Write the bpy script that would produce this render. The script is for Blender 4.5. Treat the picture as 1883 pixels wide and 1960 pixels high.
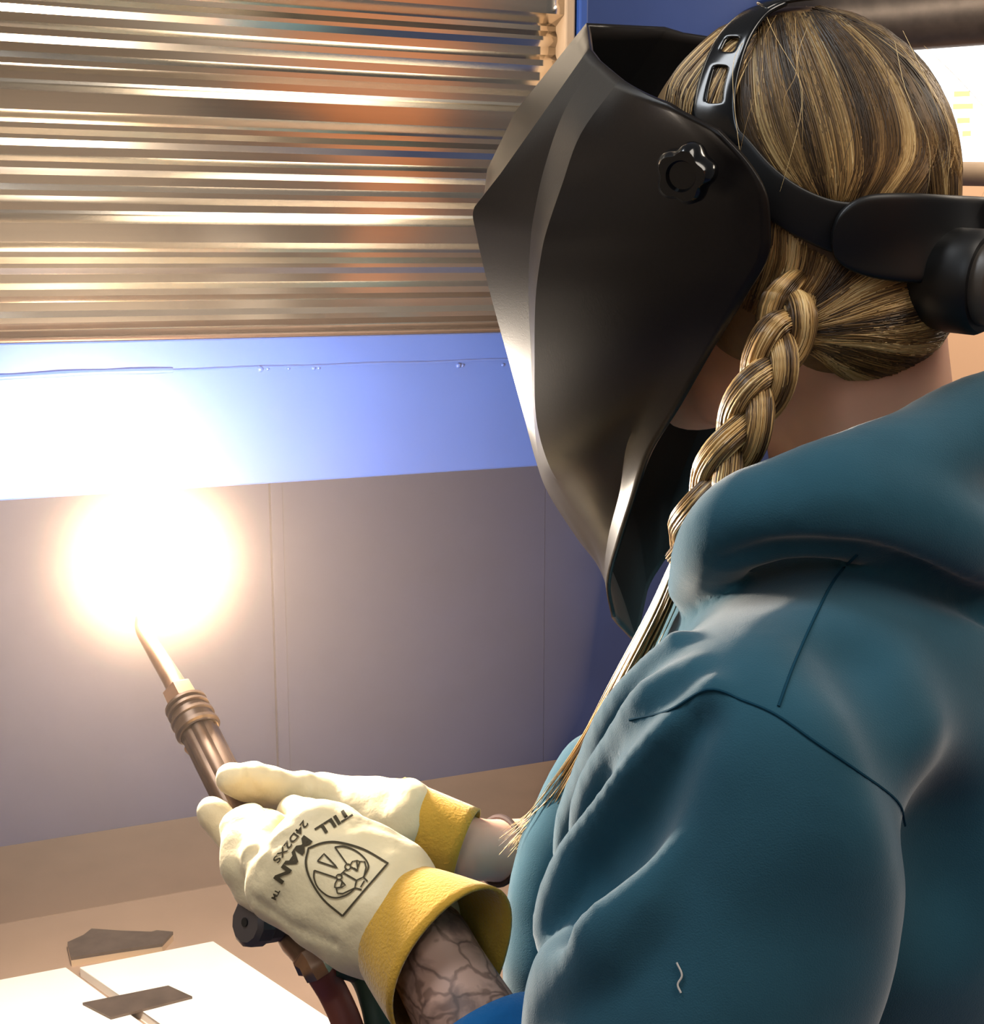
import bpy, bmesh, math, random
import numpy as np
from mathutils import Vector, Matrix, noise as mnoise

random.seed(7)
rng = np.random.default_rng(7)
SC = bpy.context.scene
COL = SC.collection
for o in list(bpy.data.objects):
    bpy.data.objects.remove(o)

# ------------------------------------------------------------------ camera, world, lights, exposure
CAMZ, PITCH, FPX = 1.60, math.radians(10.5), 2600.0
CX, CY = 941.5, 980.0
cam_d = bpy.data.cameras.new('camera')
cam = bpy.data.objects.new('camera', cam_d)
COL.objects.link(cam)
cam.location = (0, 0, CAMZ)
cam.rotation_euler = (math.radians(90) - PITCH, 0, 0)
cam_d.sensor_fit = 'VERTICAL'
cam_d.sensor_height = 36.0
cam_d.sensor_width = 36.0
cam_d.lens = FPX / 1960.0 * 36.0
cam_d.clip_start = 0.02
SC.camera = cam

w = bpy.data.worlds.new('world')
SC.world = w
w.use_nodes = True
w.node_tree.nodes['Background'].inputs[0].default_value = (0.62, 0.60, 0.60, 1)
w.node_tree.nodes['Background'].inputs[1].default_value = 0.16


def area_light(name, loc, target, size, energy, color, size_y=None):
    d = bpy.data.lights.new(name, 'AREA')
    d.energy = energy
    d.size = size
    if size_y:
        d.shape = 'RECTANGLE'
        d.size_y = size_y
    d.color = color
    o = bpy.data.objects.new(name, d)
    COL.objects.link(o)
    o.location = loc
    o.rotation_euler = (Vector(target) - Vector(loc)).to_track_quat('-Z', 'Y').to_euler()
    return o


area_light('unseen_overhead_light', (0.9, 0.1, 2.75), (0.3, 0.7, 1.3), 0.5, 16.0, (1.0, 0.90, 0.78), 1.2)
area_light('unseen_overhead_light', (-0.6, -1.0, 2.75), (0.2, 0.7, 1.3), 0.5, 7.0, (0.80, 0.90, 1.0), 1.2)

area_light('unseen_overhead_light', (-0.75, 0.75, 2.7), (-0.1, 0.85, 1.5), 0.4, 14.0, (0.90, 0.95, 1.0), 1.0)  # added overhead to lighten the helmet's top facet
area_light('unseen_overhead_light', (1.7, 1.9, 2.7), (1.3, 2.9, 1.3), 0.5, 45.0, (1.0, 0.86, 0.70), 1.2)  # unseen light added to brighten the peach wall and hair edge

SC.view_settings.view_transform = 'Standard'
SC.view_settings.look = 'None'
SC.view_settings.gamma = 1.0
SC.view_settings.use_curve_mapping = False
SC.view_settings.exposure = 0.0
SC.cycles.max_bounces = 6
SC.cycles.diffuse_bounces = 3
SC.cycles.glossy_bounces = 3

# ------------------------------------------------------------------ geometry helpers
cp, sp = math.cos(PITCH), math.sin(PITCH)
CAM = np.array([0, 0, CAMZ])
VR = np.array([1.0, 0, 0])
VF = np.array([0, cp, -sp])
VU = np.array([0, sp, cp])


def ray(px, py):
    return VF + VR * (px - CX) / FPX + VU * (CY - py) / FPX


def at(px, py, d):
    """the place at distance d along the view axis seen at that pixel"""
    return CAM + ray(px, py) * d


def on_plane(px, py, p0, n):
    r = ray(px, py)
    t = np.dot(np.asarray(p0) - CAM, n) / np.dot(r, n)
    return CAM + r * t


def V(*a):
    return np.array(a, dtype=float)


def nrm(v):
    v = np.asarray(v, float)
    return v / np.linalg.norm(v)


def mesh_obj(name, verts, faces, mat=None, parent=None, smooth=True, sharp=None):
    me = bpy.data.meshes.new(name)
    verts = np.asarray(verts, dtype=np.float64)
    if isinstance(faces, np.ndarray) and faces.ndim == 2:
        k = faces.shape[1]
        me.vertices.add(len(verts))
        me.vertices.foreach_set('co', verts.astype(np.float32).ravel())
        me.loops.add(faces.size)
        me.loops.foreach_set('vertex_index', faces.astype(np.int32).ravel())
        me.polygons.add(len(faces))
        me.polygons.foreach_set('loop_start', np.arange(0, faces.size, k, dtype=np.int32))
        me.update(calc_edges=True)
    else:
        me.from_pydata([tuple(v) for v in verts], [], [tuple(int(i) for i in f) for f in faces])
        me.update()
    me.polygons.foreach_set('use_smooth', [smooth] * len(me.polygons))
    if sharp is not None:
        me.set_sharp_from_angle(angle=math.radians(sharp))
    if mat is not None:
        me.materials.append(mat)
    o = bpy.data.objects.new(name, me)
    COL.objects.link(o)
    if parent is not None:
        o.parent = parent
    return o


def bm_obj(name, bm, mat=None, parent=None, smooth=False, sharp=None):
    bmesh.ops.recalc_face_normals(bm, faces=bm.faces)
    me = bpy.data.meshes.new(name)
    bm.to_mesh(me)
    bm.free()
    me.polygons.foreach_set('use_smooth', [smooth] * len(me.polygons))
    if sharp is not None:
        me.set_sharp_from_angle(angle=math.radians(sharp))
    if mat is not None:
        me.materials.append(mat)
    o = bpy.data.objects.new(name, me)
    COL.objects.link(o)
    if parent is not None:
        o.parent = parent
    return o


def tag(o, label=None, cat=None, group=None, kind=None):
    if label:
        o['label'] = label
    if cat:
        o['category'] = cat
    if group:
        o['group'] = group
    if kind:
        o['kind'] = kind
    return o


def thing(name, label, cat, group=None):
    o = bpy.data.objects.new(name, None)
    COL.objects.link(o)
    o.empty_display_size = 0.05
    return tag(o, label, cat, group)


def catmull(pts, n):
    """n samples per span through the points"""
    P = np.asarray(pts, float)
    P = np.vstack([2 * P[0] - P[1], P, 2 * P[-1] - P[-2]])
    out = []
    for i in range(1, len(P) - 2):
        for k in range(n):
            t = k / n
            a, b, c, d = P[i - 1], P[i], P[i + 1], P[i + 2]
            out.append(0.5 * (2 * b + (c - a) * t + (2 * a - 5 * b + 4 * c - d) * t * t + (3 * b - a - 3 * c + d) * t ** 3))
    out.append(P[-2])
    return np.array(out)


def frames(path):
    path = np.asarray(path, float)
    T = np.gradient(path, axis=0)
    T /= np.linalg.norm(T, axis=1)[:, None] + 1e-12
    ref = V(0, 0, 1) if abs(T[0][2]) < 0.9 else V(1, 0, 0)
    N = []
    n = nrm(np.cross(T[0], ref))
    for t in T:
        n = nrm(n - t * np.dot(n, t))
        N.append(n)
    N = np.array(N)
    return T, N, np.cross(T, N)


def tube(name, path, rad, mat, parent=None, seg=16, caps=True, smooth=True, sharp=40, flat=1.0):
    path = np.asarray(path, float)
    rad = np.broadcast_to(np.asarray(rad, float), (len(path),))
    T, N, B = frames(path)
    ang = np.linspace(0, 2 * np.pi, seg, endpoint=False)
    vs = (path[:, None, :] + rad[:, None, None] * (np.cos(ang)[None, :, None] * N[:, None, :] + flat * np.sin(ang)[None, :, None] * B[:, None, :])).reshape(-1, 3)
    fs = []
    for i in range(len(path) - 1):
        for j in range(seg):
            fs.append((i * seg + j, i * seg + (j + 1) % seg, (i + 1) * seg + (j + 1) % seg, (i + 1) * seg + j))
    if caps:
        fs.append(tuple(range(seg))[::-1])
        fs.append(tuple((len(path) - 1) * seg + j for j in range(seg)))
    return mesh_obj(name, vs, fs, mat, parent, smooth, sharp)


def lathe_along(name, a, b, prof, mat, parent=None, seg=24, sharp=35):
    """prof: (fraction along a->b, radius)"""
    a, b = np.asarray(a, float), np.asarray(b, float)
    path = np.array([a + (b - a) * (t + 1e-6 * i) for i, (t, r) in enumerate(prof)])
    d = nrm(b - a)
    ref = V(0, 0, 1) if abs(d[2]) < 0.9 else V(1, 0, 0)
    n = nrm(np.cross(d, ref))
    bb = np.cross(d, n)
    ang = np.linspace(0, 2 * np.pi, seg, endpoint=False)
    vs, fs = [], []
    for p, (t, r) in zip(path, prof):
        for q in ang:
            vs.append(p + r * (math.cos(q) * n + math.sin(q) * bb))
    for i in range(len(prof) - 1):
        for j in range(seg):
            fs.append((i * seg + j, i * seg + (j + 1) % seg, (i + 1) * seg + (j + 1) % seg, (i + 1) * seg + j))
    fs.append(tuple(range(seg))[::-1])
    fs.append(tuple((len(prof) - 1) * seg + j for j in range(seg)))
    return mesh_obj(name, vs, fs, mat, parent, True, sharp)


def box_bm(bm, c, X, Y, Z, bevel=0.0):
    """box with centre c and half-extent vectors X, Y, Z"""
    c, X, Y, Z = (np.asarray(q, float) for q in (c, X, Y, Z))
    vs = [bm.verts.new(tuple(c + sx * X + sy * Y + sz * Z)) for sx in (-1, 1) for sy in (-1, 1) for sz in (-1, 1)]
    fs = []
    for idx in ((0, 1, 3, 2), (4, 6, 7, 5), (0, 4, 5, 1), (2, 3, 7, 6), (0, 2, 6, 4), (1, 5, 7, 3)):
        fs.append(bm.faces.new([vs[i] for i in idx]))
    if bevel:
        es = list({e for f in fs for e in f.edges})
        bmesh.ops.bevel(bm, geom=es, offset=bevel, segments=2, affect='EDGES', profile=0.5)
    return bm


def box(name, c, X, Y, Z, mat, parent=None, bevel=0.0):
    return bm_obj(name, box_bm(bmesh.new(), c, X, Y, Z, bevel), mat, parent)


def prism(name, pts, thick_vec, mat, parent=None, bevel=0.0):
    """closed polygon (3D points) extruded by thick_vec"""
    bm = bmesh.new()
    a = [bm.verts.new(tuple(p)) for p in pts]
    b = [bm.verts.new(tuple(np.asarray(p) + thick_vec)) for p in pts]
    n = len(a)
    bm.faces.new(a)
    bm.faces.new(b[::-1])
    for i in range(n):
        bm.faces.new((a[i], b[i], b[(i + 1) % n], a[(i + 1) % n]))
    if bevel:
        bmesh.ops.bevel(bm, geom=list(bm.edges), offset=bevel, segments=2, affect='EDGES', profile=0.5)
    return bm_obj(name, bm, mat, parent)


# ------------------------------------------------------------------ distance-field modelling
class Field:
    def __init__(self, lo, hi, h):
        self.lo = np.asarray(lo, float)
        self.h = h
        self.n = np.ceil((np.asarray(hi, float) - self.lo) / h).astype(int) + 1
        self.D = np.full(self.n, 0.5, np.float32)
        self.ax = [(self.lo[i] + h * np.arange(self.n[i])).astype(np.float32) for i in range(3)]

    def block(self, lo, hi):
        a = np.clip(np.floor((np.asarray(lo) - self.lo) / self.h).astype(int), 0, self.n - 1)
        b = np.clip(np.ceil((np.asarray(hi) - self.lo) / self.h).astype(int) + 1, 1, self.n)
        sl = tuple(slice(a[i], max(b[i], a[i] + 1)) for i in range(3))
        X = self.ax[0][sl[0]][:, None, None]
        Y = self.ax[1][sl[1]][None, :, None]
        Z = self.ax[2][sl[2]][None, None, :]
        return sl, X, Y, Z

    def blend(self, sl, d, k, op):
        D = self.D[sl]
        if op == 'sub':
            d = -d
            hh = np.clip(0.5 - 0.5 * (D - d) / k, 0, 1) if k > 0 else None
            if k > 0:
                self.D[sl] = D + (d - D) * hh + k * hh * (1 - hh)
            else:
                self.D[sl] = np.maximum(D, d)
            return
        if k > 0:
            hh = np.clip(0.5 + 0.5 * (D - d) / k, 0, 1)
            self.D[sl] = D + (d - D) * hh - k * hh * (1 - hh)
        else:
            self.D[sl] = np.minimum(D, d)

    def cap(self, a, b, ra, rb=None, k=0.01, op='add'):
        rb = ra if rb is None else rb
        a, b = np.asarray(a, float), np.asarray(b, float)
        m = max(ra, rb) + k + 5 * self.h
        sl, X, Y, Z = self.block(np.minimum(a, b) - m, np.maximum(a, b) + m)
        ab = b - a
        L2 = float(ab @ ab) + 1e-12
        t = np.clip(((X - a[0]) * ab[0] + (Y - a[1]) * ab[1] + (Z - a[2]) * ab[2]) / L2, 0, 1)
        d = np.sqrt((X - a[0] - t * ab[0]) ** 2 + (Y - a[1] - t * ab[1]) ** 2 + (Z - a[2] - t * ab[2]) ** 2) - (ra + (rb - ra) * t)
        self.blend(sl, d.astype(np.float32), k, op)
        return self

    def chain(self, pts, rads, k=0.01, op='add'):
        """a bent limb or fold: one distance for the whole chain, then one blend"""
        pts = np.asarray(pts, float)
        rads = np.broadcast_to(np.asarray(rads, float), (len(pts),))
        m = rads.max() + k + 5 * self.h
        sl, X, Y, Z = self.block(pts.min(0) - m, pts.max(0) + m)
        d = None
        for i in range(len(pts) - 1):
            a, b = pts[i], pts[i + 1]
            ab = b - a
            L2 = float(ab @ ab) + 1e-12
            t = np.clip(((X - a[0]) * ab[0] + (Y - a[1]) * ab[1] + (Z - a[2]) * ab[2]) / L2, 0, 1)
            q = np.sqrt((X - a[0] - t * ab[0]) ** 2 + (Y - a[1] - t * ab[1]) ** 2 + (Z - a[2] - t * ab[2]) ** 2) - (rads[i] + (rads[i + 1] - rads[i]) * t)
            d = q if d is None else np.minimum(d, q)
        self.blend(sl, d.astype(np.float32), k, op)
        return self

    def ell(self, c, R, r, k=0.01, op='add'):
        """ellipsoid: axes = rows of R, radii r"""
        c, R, r = np.asarray(c, float), np.asarray(R, float), np.asarray(r, float)
        ext = np.abs(R.T) @ r + k + 5 * self.h
        sl, X, Y, Z = self.block(c - ext, c + ext)
        q = [((X - c[0]) * R[i][0] + (Y - c[1]) * R[i][1] + (Z - c[2]) * R[i][2]) for i in range(3)]
        k0 = np.sqrt(sum((q[i] / r[i]) ** 2 for i in range(3)))
        k1 = np.sqrt(sum((q[i] / r[i] ** 2) ** 2 for i in range(3))) + 1e-9
        d = np.where(k0 > 1e-4, k0 * (k0 - 1) / k1, -r.min())
        self.blend(sl, d.astype(np.float32), k, op)
        return self

    def ripple(self, amp, wave, seed=0, n=9):
        """gentle unevenness of cloth or leather"""
        r = np.random.default_rng(seed)
        X, Y, Z = self.ax[0][:, None, None], self.ax[1][None, :, None], self.ax[2][None, None, :]
        acc = np.zeros(self.n, np.float32)
        for _ in range(n):
            d = r.normal(0, 1, 3)
            d = d / np.linalg.norm(d) * 2 * np.pi / (wave * r.uniform(0.6, 1.6))
            acc += np.sin(X * d[0] + Y * d[1] + Z * d[2] + r.uniform(0, 6.28)).astype(np.float32)
        self.D += amp * acc / math.sqrt(n)
        return self

    def sample(self, P):
        P = np.asarray(P, float).reshape(-1, 3)
        g = (P - self.lo) / self.h
        g = np.clip(g, 0, self.n - 1.001)
        i = np.floor(g).astype(int)
        f = g - i
        out = 0
        for dx in (0, 1):
            for dy in (0, 1):
                for dz in (0, 1):
                    wgt = (f[:, 0] if dx else 1 - f[:, 0]) * (f[:, 1] if dy else 1 - f[:, 1]) * (f[:, 2] if dz else 1 - f[:, 2])
                    out = out + wgt * self.D[i[:, 0] + dx, i[:, 1] + dy, i[:, 2] + dz]
        return out

    def normal(self, P):
        P = np.asarray(P, float).reshape(-1, 3)
        e = self.h
        g = np.stack([self.sample(P + V(*(e * (np.arange(3) == i)))) - self.sample(P - V(*(e * (np.arange(3) == i)))) for i in range(3)], 1)
        return g / (np.linalg.norm(g, axis=1)[:, None] + 1e-9)

    def hit(self, px, py, t0=0.35, t1=1.5, step=None):
        r = ray(px, py)
        step = step or self.h * 0.5
        ts = np.arange(t0, t1, step)
        d = self.sample(CAM + ts[:, None] * r)
        inside = np.all((CAM + ts[:, None] * r > self.lo) & (CAM + ts[:, None] * r < self.lo + self.h * (self.n - 1)), axis=1)
        idx = np.where((d < 0) & inside)[0]
        if len(idx) == 0:
            i = int(np.argmin(np.where(inside, d, 9)))
            return CAM + ts[i] * r
        i = idx[0]
        if i == 0:
            return CAM + ts[0] * r
        f = d[i - 1] / (d[i - 1] - d[i] + 1e-9)
        return CAM + (ts[i - 1] + f * step) * r

    def hits(self, pts, **kw):
        return np.array([self.hit(x, y, **kw) for x, y in pts])

    def mesh(self, smooth=2):
        """surface nets"""
        D = self.D
        S = D < 0
        nx, ny, nz = self.n
        c = np.zeros((nx - 1, ny - 1, nz - 1), np.int8)
        for dx in (0, 1):
            for dy in (0, 1):
                for dz in (0, 1):
                    c += S[dx:nx - 1 + dx, dy:ny - 1 + dy, dz:nz - 1 + dz]
        act = (c > 0) & (c < 8)
        ids = np.full(act.shape, -1, np.int64)
        cells = np.argwhere(act)
        ids[act] = np.arange(len(cells))
        acc = np.zeros((len(cells), 3))
        cnt = np.zeros(len(cells))
        ci, cj, ck = cells.T
        corners = [(dx, dy, dz) for dx in (0, 1) for dy in (0, 1) for dz in (0, 1)]
        for a in range(8):
            for b in range(a + 1, 8):
                A, B = corners[a], corners[b]
                if sum(abs(A[q] - B[q]) for q in range(3)) != 1:
                    continue
                da = D[ci + A[0], cj + A[1], ck + A[2]].astype(float)
                db = D[ci + B[0], cj + B[1], ck + B[2]].astype(float)
                m = (da < 0) != (db < 0)
                t = np.where(m, da / np.where(m, da - db, 1), 0)
                p = np.array(A)[None, :] + t[:, None] * (np.array(B) - np.array(A))[None, :]
                acc[m] += p[m]
                cnt[m] += 1
        verts = self.lo + self.h * (cells + acc / cnt[:, None])
        quads = []
        for axis in range(3):
            sl0 = [slice(None)] * 3
            sl1 = [slice(None)] * 3
            sl0[axis] = slice(0, -1)
            sl1[axis] = slice(1, None)
            s0, s1 = S[tuple(sl0)], S[tuple(sl1)]
            e = np.argwhere(s0 != s1)
            u, v = (axis + 1) % 3, (axis + 2) % 3
            ok = (e[:, u] > 0) & (e[:, v] > 0) & (e[:, u] < self.n[u] - 1) & (e[:, v] < self.n[v] - 1)
            e = e[ok]
            flip = s0[e[:, 0], e[:, 1], e[:, 2]]
            q = []
            for du, dv in ((-1, -1), (0, -1), (0, 0), (-1, 0)):
                k = e.copy()
                k[:, u] += du
                k[:, v] += dv
                q.append(ids[k[:, 0], k[:, 1], k[:, 2]])
            q = np.stack(q, 1)
            q[~flip] = q[~flip][:, ::-1]
            quads.append(q)
        F = np.vstack(quads)
        F = F[(F >= 0).all(1)]
        for _ in range(smooth):
            verts = lap(verts, F, 0.5)
        return verts, F


def lap(v, F, lam):
    acc = np.zeros_like(v)
    cnt = np.zeros(len(v))
    for i in range(4):
        a, b = F[:, i], F[:, (i + 1) % 4]
        for q in range(3):
            acc[:, q] += np.bincount(a, v[b, q], len(v)) + np.bincount(b, v[a, q], len(v))
        cnt += np.bincount(a, minlength=len(v)) + np.bincount(b, minlength=len(v))
    return v + lam * (acc / np.maximum(cnt, 1)[:, None] - v)


# ------------------------------------------------------------------ materials
def srgb(r, g, b):
    f = lambda c: (c / 255 / 12.92) if c / 255 <= 0.04045 else ((c / 255 + 0.055) / 1.055) ** 2.4
    return (f(r), f(g), f(b), 1.0)


def mat(name, col, rough=0.5, metal=0.0, noise=None, bump=None, sheen=0.0, spec=0.5, coat=0.0, col2=None, stretch=(1, 1, 1), sub=0.0, translucent=0.0):
    m = bpy.data.materials.new(name)
    m.use_nodes = True
    nt = m.node_tree
    b = nt.nodes['Principled BSDF']
    b.inputs['Base Color'].default_value = col
    b.inputs['Roughness'].default_value = rough
    b.inputs['Metallic'].default_value = metal
    b.inputs['Specular IOR Level'].default_value = spec
    b.inputs['Coat Weight'].default_value = coat
    b.inputs['Sheen Weight'].default_value = sheen
    b.inputs['Sheen Roughness'].default_value = 0.4
    if sub:
        b.inputs['Subsurface Weight'].default_value = sub
        b.inputs['Subsurface Radius'].default_value = (0.012, 0.005, 0.003)
        b.inputs['Subsurface Scale'].default_value = 0.5
    tc = nt.nodes.new('ShaderNodeTexCoord')
    mp = nt.nodes.new('ShaderNodeMapping')
    mp.inputs['Scale'].default_value = stretch
    nt.links.new(tc.outputs['Object'], mp.inputs['Vector'])
    if noise:
        nz = nt.nodes.new('ShaderNodeTexNoise')
        nz.inputs['Scale'].default_value = noise[0]
        nz.inputs['Detail'].default_value = 6
        nt.links.new(mp.outputs[0], nz.inputs['Vector'])
        rp = nt.nodes.new('ShaderNodeValToRGB')
        rp.color_ramp.elements[0].position = 0.32
        rp.color_ramp.elements[1].position = 0.68
        c2 = col2 or tuple(c * (1 - noise[1]) for c in col[:3]) + (1,)
        rp.color_ramp.elements[0].color = c2
        rp.color_ramp.elements[1].color = col
        nt.links.new(nz.outputs['Fac'], rp.inputs['Fac'])
        nt.links.new(rp.outputs['Color'], b.inputs['Base Color'])
    if bump:
        nz2 = nt.nodes.new('ShaderNodeTexNoise')
        nz2.inputs['Scale'].default_value = bump[0]
        nz2.inputs['Detail'].default_value = 5
        nt.links.new(mp.outputs[0], nz2.inputs['Vector'])
        bp = nt.nodes.new('ShaderNodeBump')
        bp.inputs['Strength'].default_value = bump[1]
        bp.inputs['Distance'].default_value = bump[2] if len(bump) > 2 else 0.002
        nt.links.new(nz2.outputs['Fac'], bp.inputs['Height'])
        nt.links.new(bp.outputs['Normal'], b.inputs['Normal'])
    return m


def emit_mat(name, col, strength):
    m = bpy.data.materials.new(name)
    m.use_nodes = True
    nt = m.node_tree
    nt.nodes.clear()
    e = nt.nodes.new('ShaderNodeEmission')
    e.inputs[0].default_value = col
    e.inputs[1].default_value = strength
    out = nt.nodes.new('ShaderNodeOutputMaterial')
    nt.links.new(e.outputs[0], out.inputs['Surface'])
    return m


M = dict(
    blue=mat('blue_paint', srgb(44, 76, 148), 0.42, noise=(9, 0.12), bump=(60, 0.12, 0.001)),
    blue_low=mat('blue_paint_dull', srgb(46, 58, 102), 0.6, noise=(6, 0.18), bump=(180, 0.1, 0.0008)),  # duller, rougher blue for the lower back panel
    galv=mat('galvanised_sheet', (0.90, 0.81, 0.68, 1), 0.17, 1.0, noise=(26, 0.25), bump=(18, 0.12, 0.0010), stretch=(0.06, 0.06, 1.6)),
    trim=mat('brown_steel_trim', srgb(96, 72, 58), 0.35, 0.7, noise=(14, 0.3)),
    beige=mat('beige_channel', srgb(176, 150, 122), 0.7, 0.0, noise=(20, 0.15)),
    table=mat('brown_bench_steel', srgb(152, 126, 106), 0.7, 0.0, noise=(7, 0.16), bump=(240, 0.15, 0.0008)),
    bench_shade=mat('bench_brown_shaded', srgb(122, 98, 80), 0.75, 0.0, noise=(9, 0.18), bump=(240, 0.15, 0.0008)),  # bench brown darkened for the shadow of the hood
    plate=mat('pale_plate', srgb(236, 226, 212), 0.55, 0.0, noise=(12, 0.06)),
    scale=mat('mill_scale_steel', srgb(92, 78, 68), 0.5, 0.3, noise=(45, 0.35), bump=(90, 0.2, 0.0006)),
    scale_edge=mat('cut_steel_edge', srgb(205, 180, 150), 0.4, 0.5),
    floor=mat('painted_concrete', srgb(72, 96, 158), 0.8, noise=(5, 0.2)),
    cream=mat('cream_wall', srgb(240, 222, 194), 0.8, noise=(3, 0.08)),
    peach=mat('warm_plaster', srgb(238, 190, 150), 0.8, noise=(5, 0.06)),
    pipe=mat('dull_duct_steel', srgb(98, 88, 80), 0.45, 0.6, noise=(40, 0.3)),
    orange=mat('orange_reflector', srgb(232, 150, 88), 0.4),
    helmet=mat('helmet_nylon', srgb(27, 23, 21), 0.34, noise=(500, 0.12), bump=(900, 0.1, 0.0004), spec=0.22),
    helmet_in=mat('helmet_lining', srgb(26, 22, 21), 0.6),
    black=mat('black_plastic', srgb(17, 17, 18), 0.42, spec=0.4),
    gloss=mat('glossy_black', srgb(14, 15, 17), 0.14, spec=0.6),
    dial=mat('dark_dial', srgb(70, 64, 58), 0.4),
    white_ink=mat('pale_print', srgb(190, 185, 178), 0.6),
    skin=mat('skin', srgb(226, 174, 148), 0.5, noise=(60, 0.06), sub=0.25),
    hair_base=mat('hair_mass', srgb(124, 96, 60), 0.55, noise=(70, 0.45), stretch=(1, 1, 0.25), bump=(160, 0.6, 0.002)),
    hoodie=mat('teal_fleece', srgb(42, 83, 100), 0.92, noise=(35, 0.1), bump=(1300, 0.3, 0.0008), sheen=0.4, spec=0.1),
    seam=mat('teal_seam', srgb(20, 58, 76), 0.95, spec=0.1),
    cuff_blue=mat('blue_rib_knit', srgb(24, 92, 150), 0.9, bump=(300, 0.4, 0.001), sheen=0.3, spec=0.1),
    goat=mat('cream_goatskin', srgb(228, 210, 168), 0.55, noise=(22, 0.1), bump=(70, 0.45, 0.003), sheen=0.1),
    suede=mat('gold_suede', srgb(206, 160, 62), 0.95, noise=(30, 0.2), bump=(500, 0.6, 0.0015), sheen=0.4, spec=0.1),
    ink=mat('black_ink', srgb(62, 52, 28), 0.8),
    brass=mat('aged_brass', srgb(116, 94, 78), 0.36, 0.75, noise=(60, 0.3)),
    copper=mat('hot_copper', srgb(168, 134, 108), 0.3, 0.9, noise=(80, 0.3)),
    knob=mat('dark_valve_knob', srgb(74, 66, 64), 0.45),
    hose_red=mat('red_hose', srgb(112, 52, 40), 0.6),
    hose_green=mat('green_hose', srgb(40, 62, 50), 0.6),
    tie=mat('hair_tie', srgb(46, 26, 20), 0.8),
    jeans=mat('dark_denim', srgb(40, 48, 66), 0.9, noise=(200, 0.2)),
    shoe=mat('black_leather', srgb(22, 20, 19), 0.5),
    yellow=mat('yellow_marker', srgb(250, 226, 130), 0.8),
)


def tattoo_mat():
    m = mat('tattooed_skin', srgb(186, 148, 130), 0.5)
    nt = m.node_tree
    b = nt.nodes['Principled BSDF']
    tc = nt.nodes['Texture Coordinate']
    nz = nt.nodes.new('ShaderNodeTexNoise')
    nz.inputs['Scale'].default_value = 38
    nz.inputs['Detail'].default_value = 3
    mx = nt.nodes.new('ShaderNodeVectorMath')
    mx.operation = 'MULTIPLY_ADD'
    mx.inputs[1].default_value = (0.03, 0.03, 0.03)
    nt.links.new(tc.outputs['Object'], nz.inputs['Vector'])
    nt.links.new(nz.outputs['Color'], mx.inputs[0])
    nt.links.new(tc.outputs['Object'], mx.inputs[2])
    vo = nt.nodes.new('ShaderNodeTexVoronoi')
    vo.feature = 'DISTANCE_TO_EDGE'
    vo.inputs['Scale'].default_value = 44
    nt.links.new(mx.outputs[0], vo.inputs['Vector'])
    r1 = nt.nodes.new('ShaderNodeValToRGB')
    r1.color_ramp.elements[0].position = 0.02
    r1.color_ramp.elements[1].position = 0.07
    r1.color_ramp.elements[0].color = (0.5, 0.47, 0.46, 1)
    r1.color_ramp.elements[1].color = (1, 1, 1, 1)
    nt.links.new(vo.outputs['Distance'], r1.inputs[0])
    nz2 = nt.nodes.new('ShaderNodeTexNoise')
    nz2.inputs['Scale'].default_value = 34
    nz2.inputs['Detail'].default_value = 4
    nt.links.new(mx.outputs[0], nz2.inputs['Vector'])
    r2 = nt.nodes.new('ShaderNodeValToRGB')
    r2.color_ramp.elements[0].position = 0.40
    r2.color_ramp.elements[1].position = 0.56
    r2.color_ramp.elements[0].color = (0.36, 0.34, 0.35, 1)
    r2.color_ramp.elements[1].color = (1, 1, 1, 1)
    nt.links.new(nz2.outputs['Fac'], r2.inputs[0])
    mu = nt.nodes.new('ShaderNodeMix')
    mu.data_type = 'RGBA'
    mu.blend_type = 'MULTIPLY'
    mu.inputs['Factor'].default_value = 1
    nt.links.new(r1.outputs[0], mu.inputs['A'])
    nt.links.new(r2.outputs[0], mu.inputs['B'])
    mu2 = nt.nodes.new('ShaderNodeMix')
    mu2.data_type = 'RGBA'
    mu2.blend_type = 'MULTIPLY'
    mu2.inputs['Factor'].default_value = 1
    mu2.inputs['A'].default_value = srgb(186, 148, 130)
    nt.links.new(mu.outputs['Result'], mu2.inputs['B'])
    nt.links.new(mu2.outputs['Result'], b.inputs['Base Color'])
    return m


def strand_mat():
    m = mat('hair_strand', srgb(190, 150, 95), 0.38, spec=0.5)
    nt = m.node_tree
    a = nt.nodes.new('ShaderNodeAttribute')
    a.attribute_name = 'tone'
    nt.links.new(a.outputs['Color'], nt.nodes['Principled BSDF'].inputs['Base Color'])
    return m


M['tattoo'] = tattoo_mat()
M['strand'] = strand_mat()

# ------------------------------------------------------------------ the booth
DW = nrm(V(math.sin(math.radians(67)), math.cos(math.radians(67)), 0))   # along the booth wall
NW = V(DW[1], -DW[0], 0)                                                 # out of the wall, to the room
UZ = V(0, 0, 1)
TABLE_Z = 0.80
PB = on_plane(300, 1573, V(0, 0, TABLE_Z), UZ)                           # foot of the back panel


def wall_pt(s, z, out=0.0):
    return V(PB[0], PB[1], 0) + DW * s + NW * out + UZ * z


def wall_s(px, py, out):
    """where along the wall that pixel falls, at 'out' metres in front of the back panel: (s, z)"""
    p = on_plane(px, py, wall_pt(0, 0, out), NW)
    return float(np.dot(p - wall_pt(0, 0, out), DW)), float(p[2])


def wall_box(name, s0, s1, z0, z1, o0, o1, m, parent=None, bevel=0.0):
    return box(name, wall_pt((s0 + s1) / 2, (z0 + z1) / 2, (o0 + o1) / 2), DW * (s1 - s0) / 2, NW * (o1 - o0) / 2, UZ * (z1 - z0) / 2, m, parent, bevel)


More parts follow.
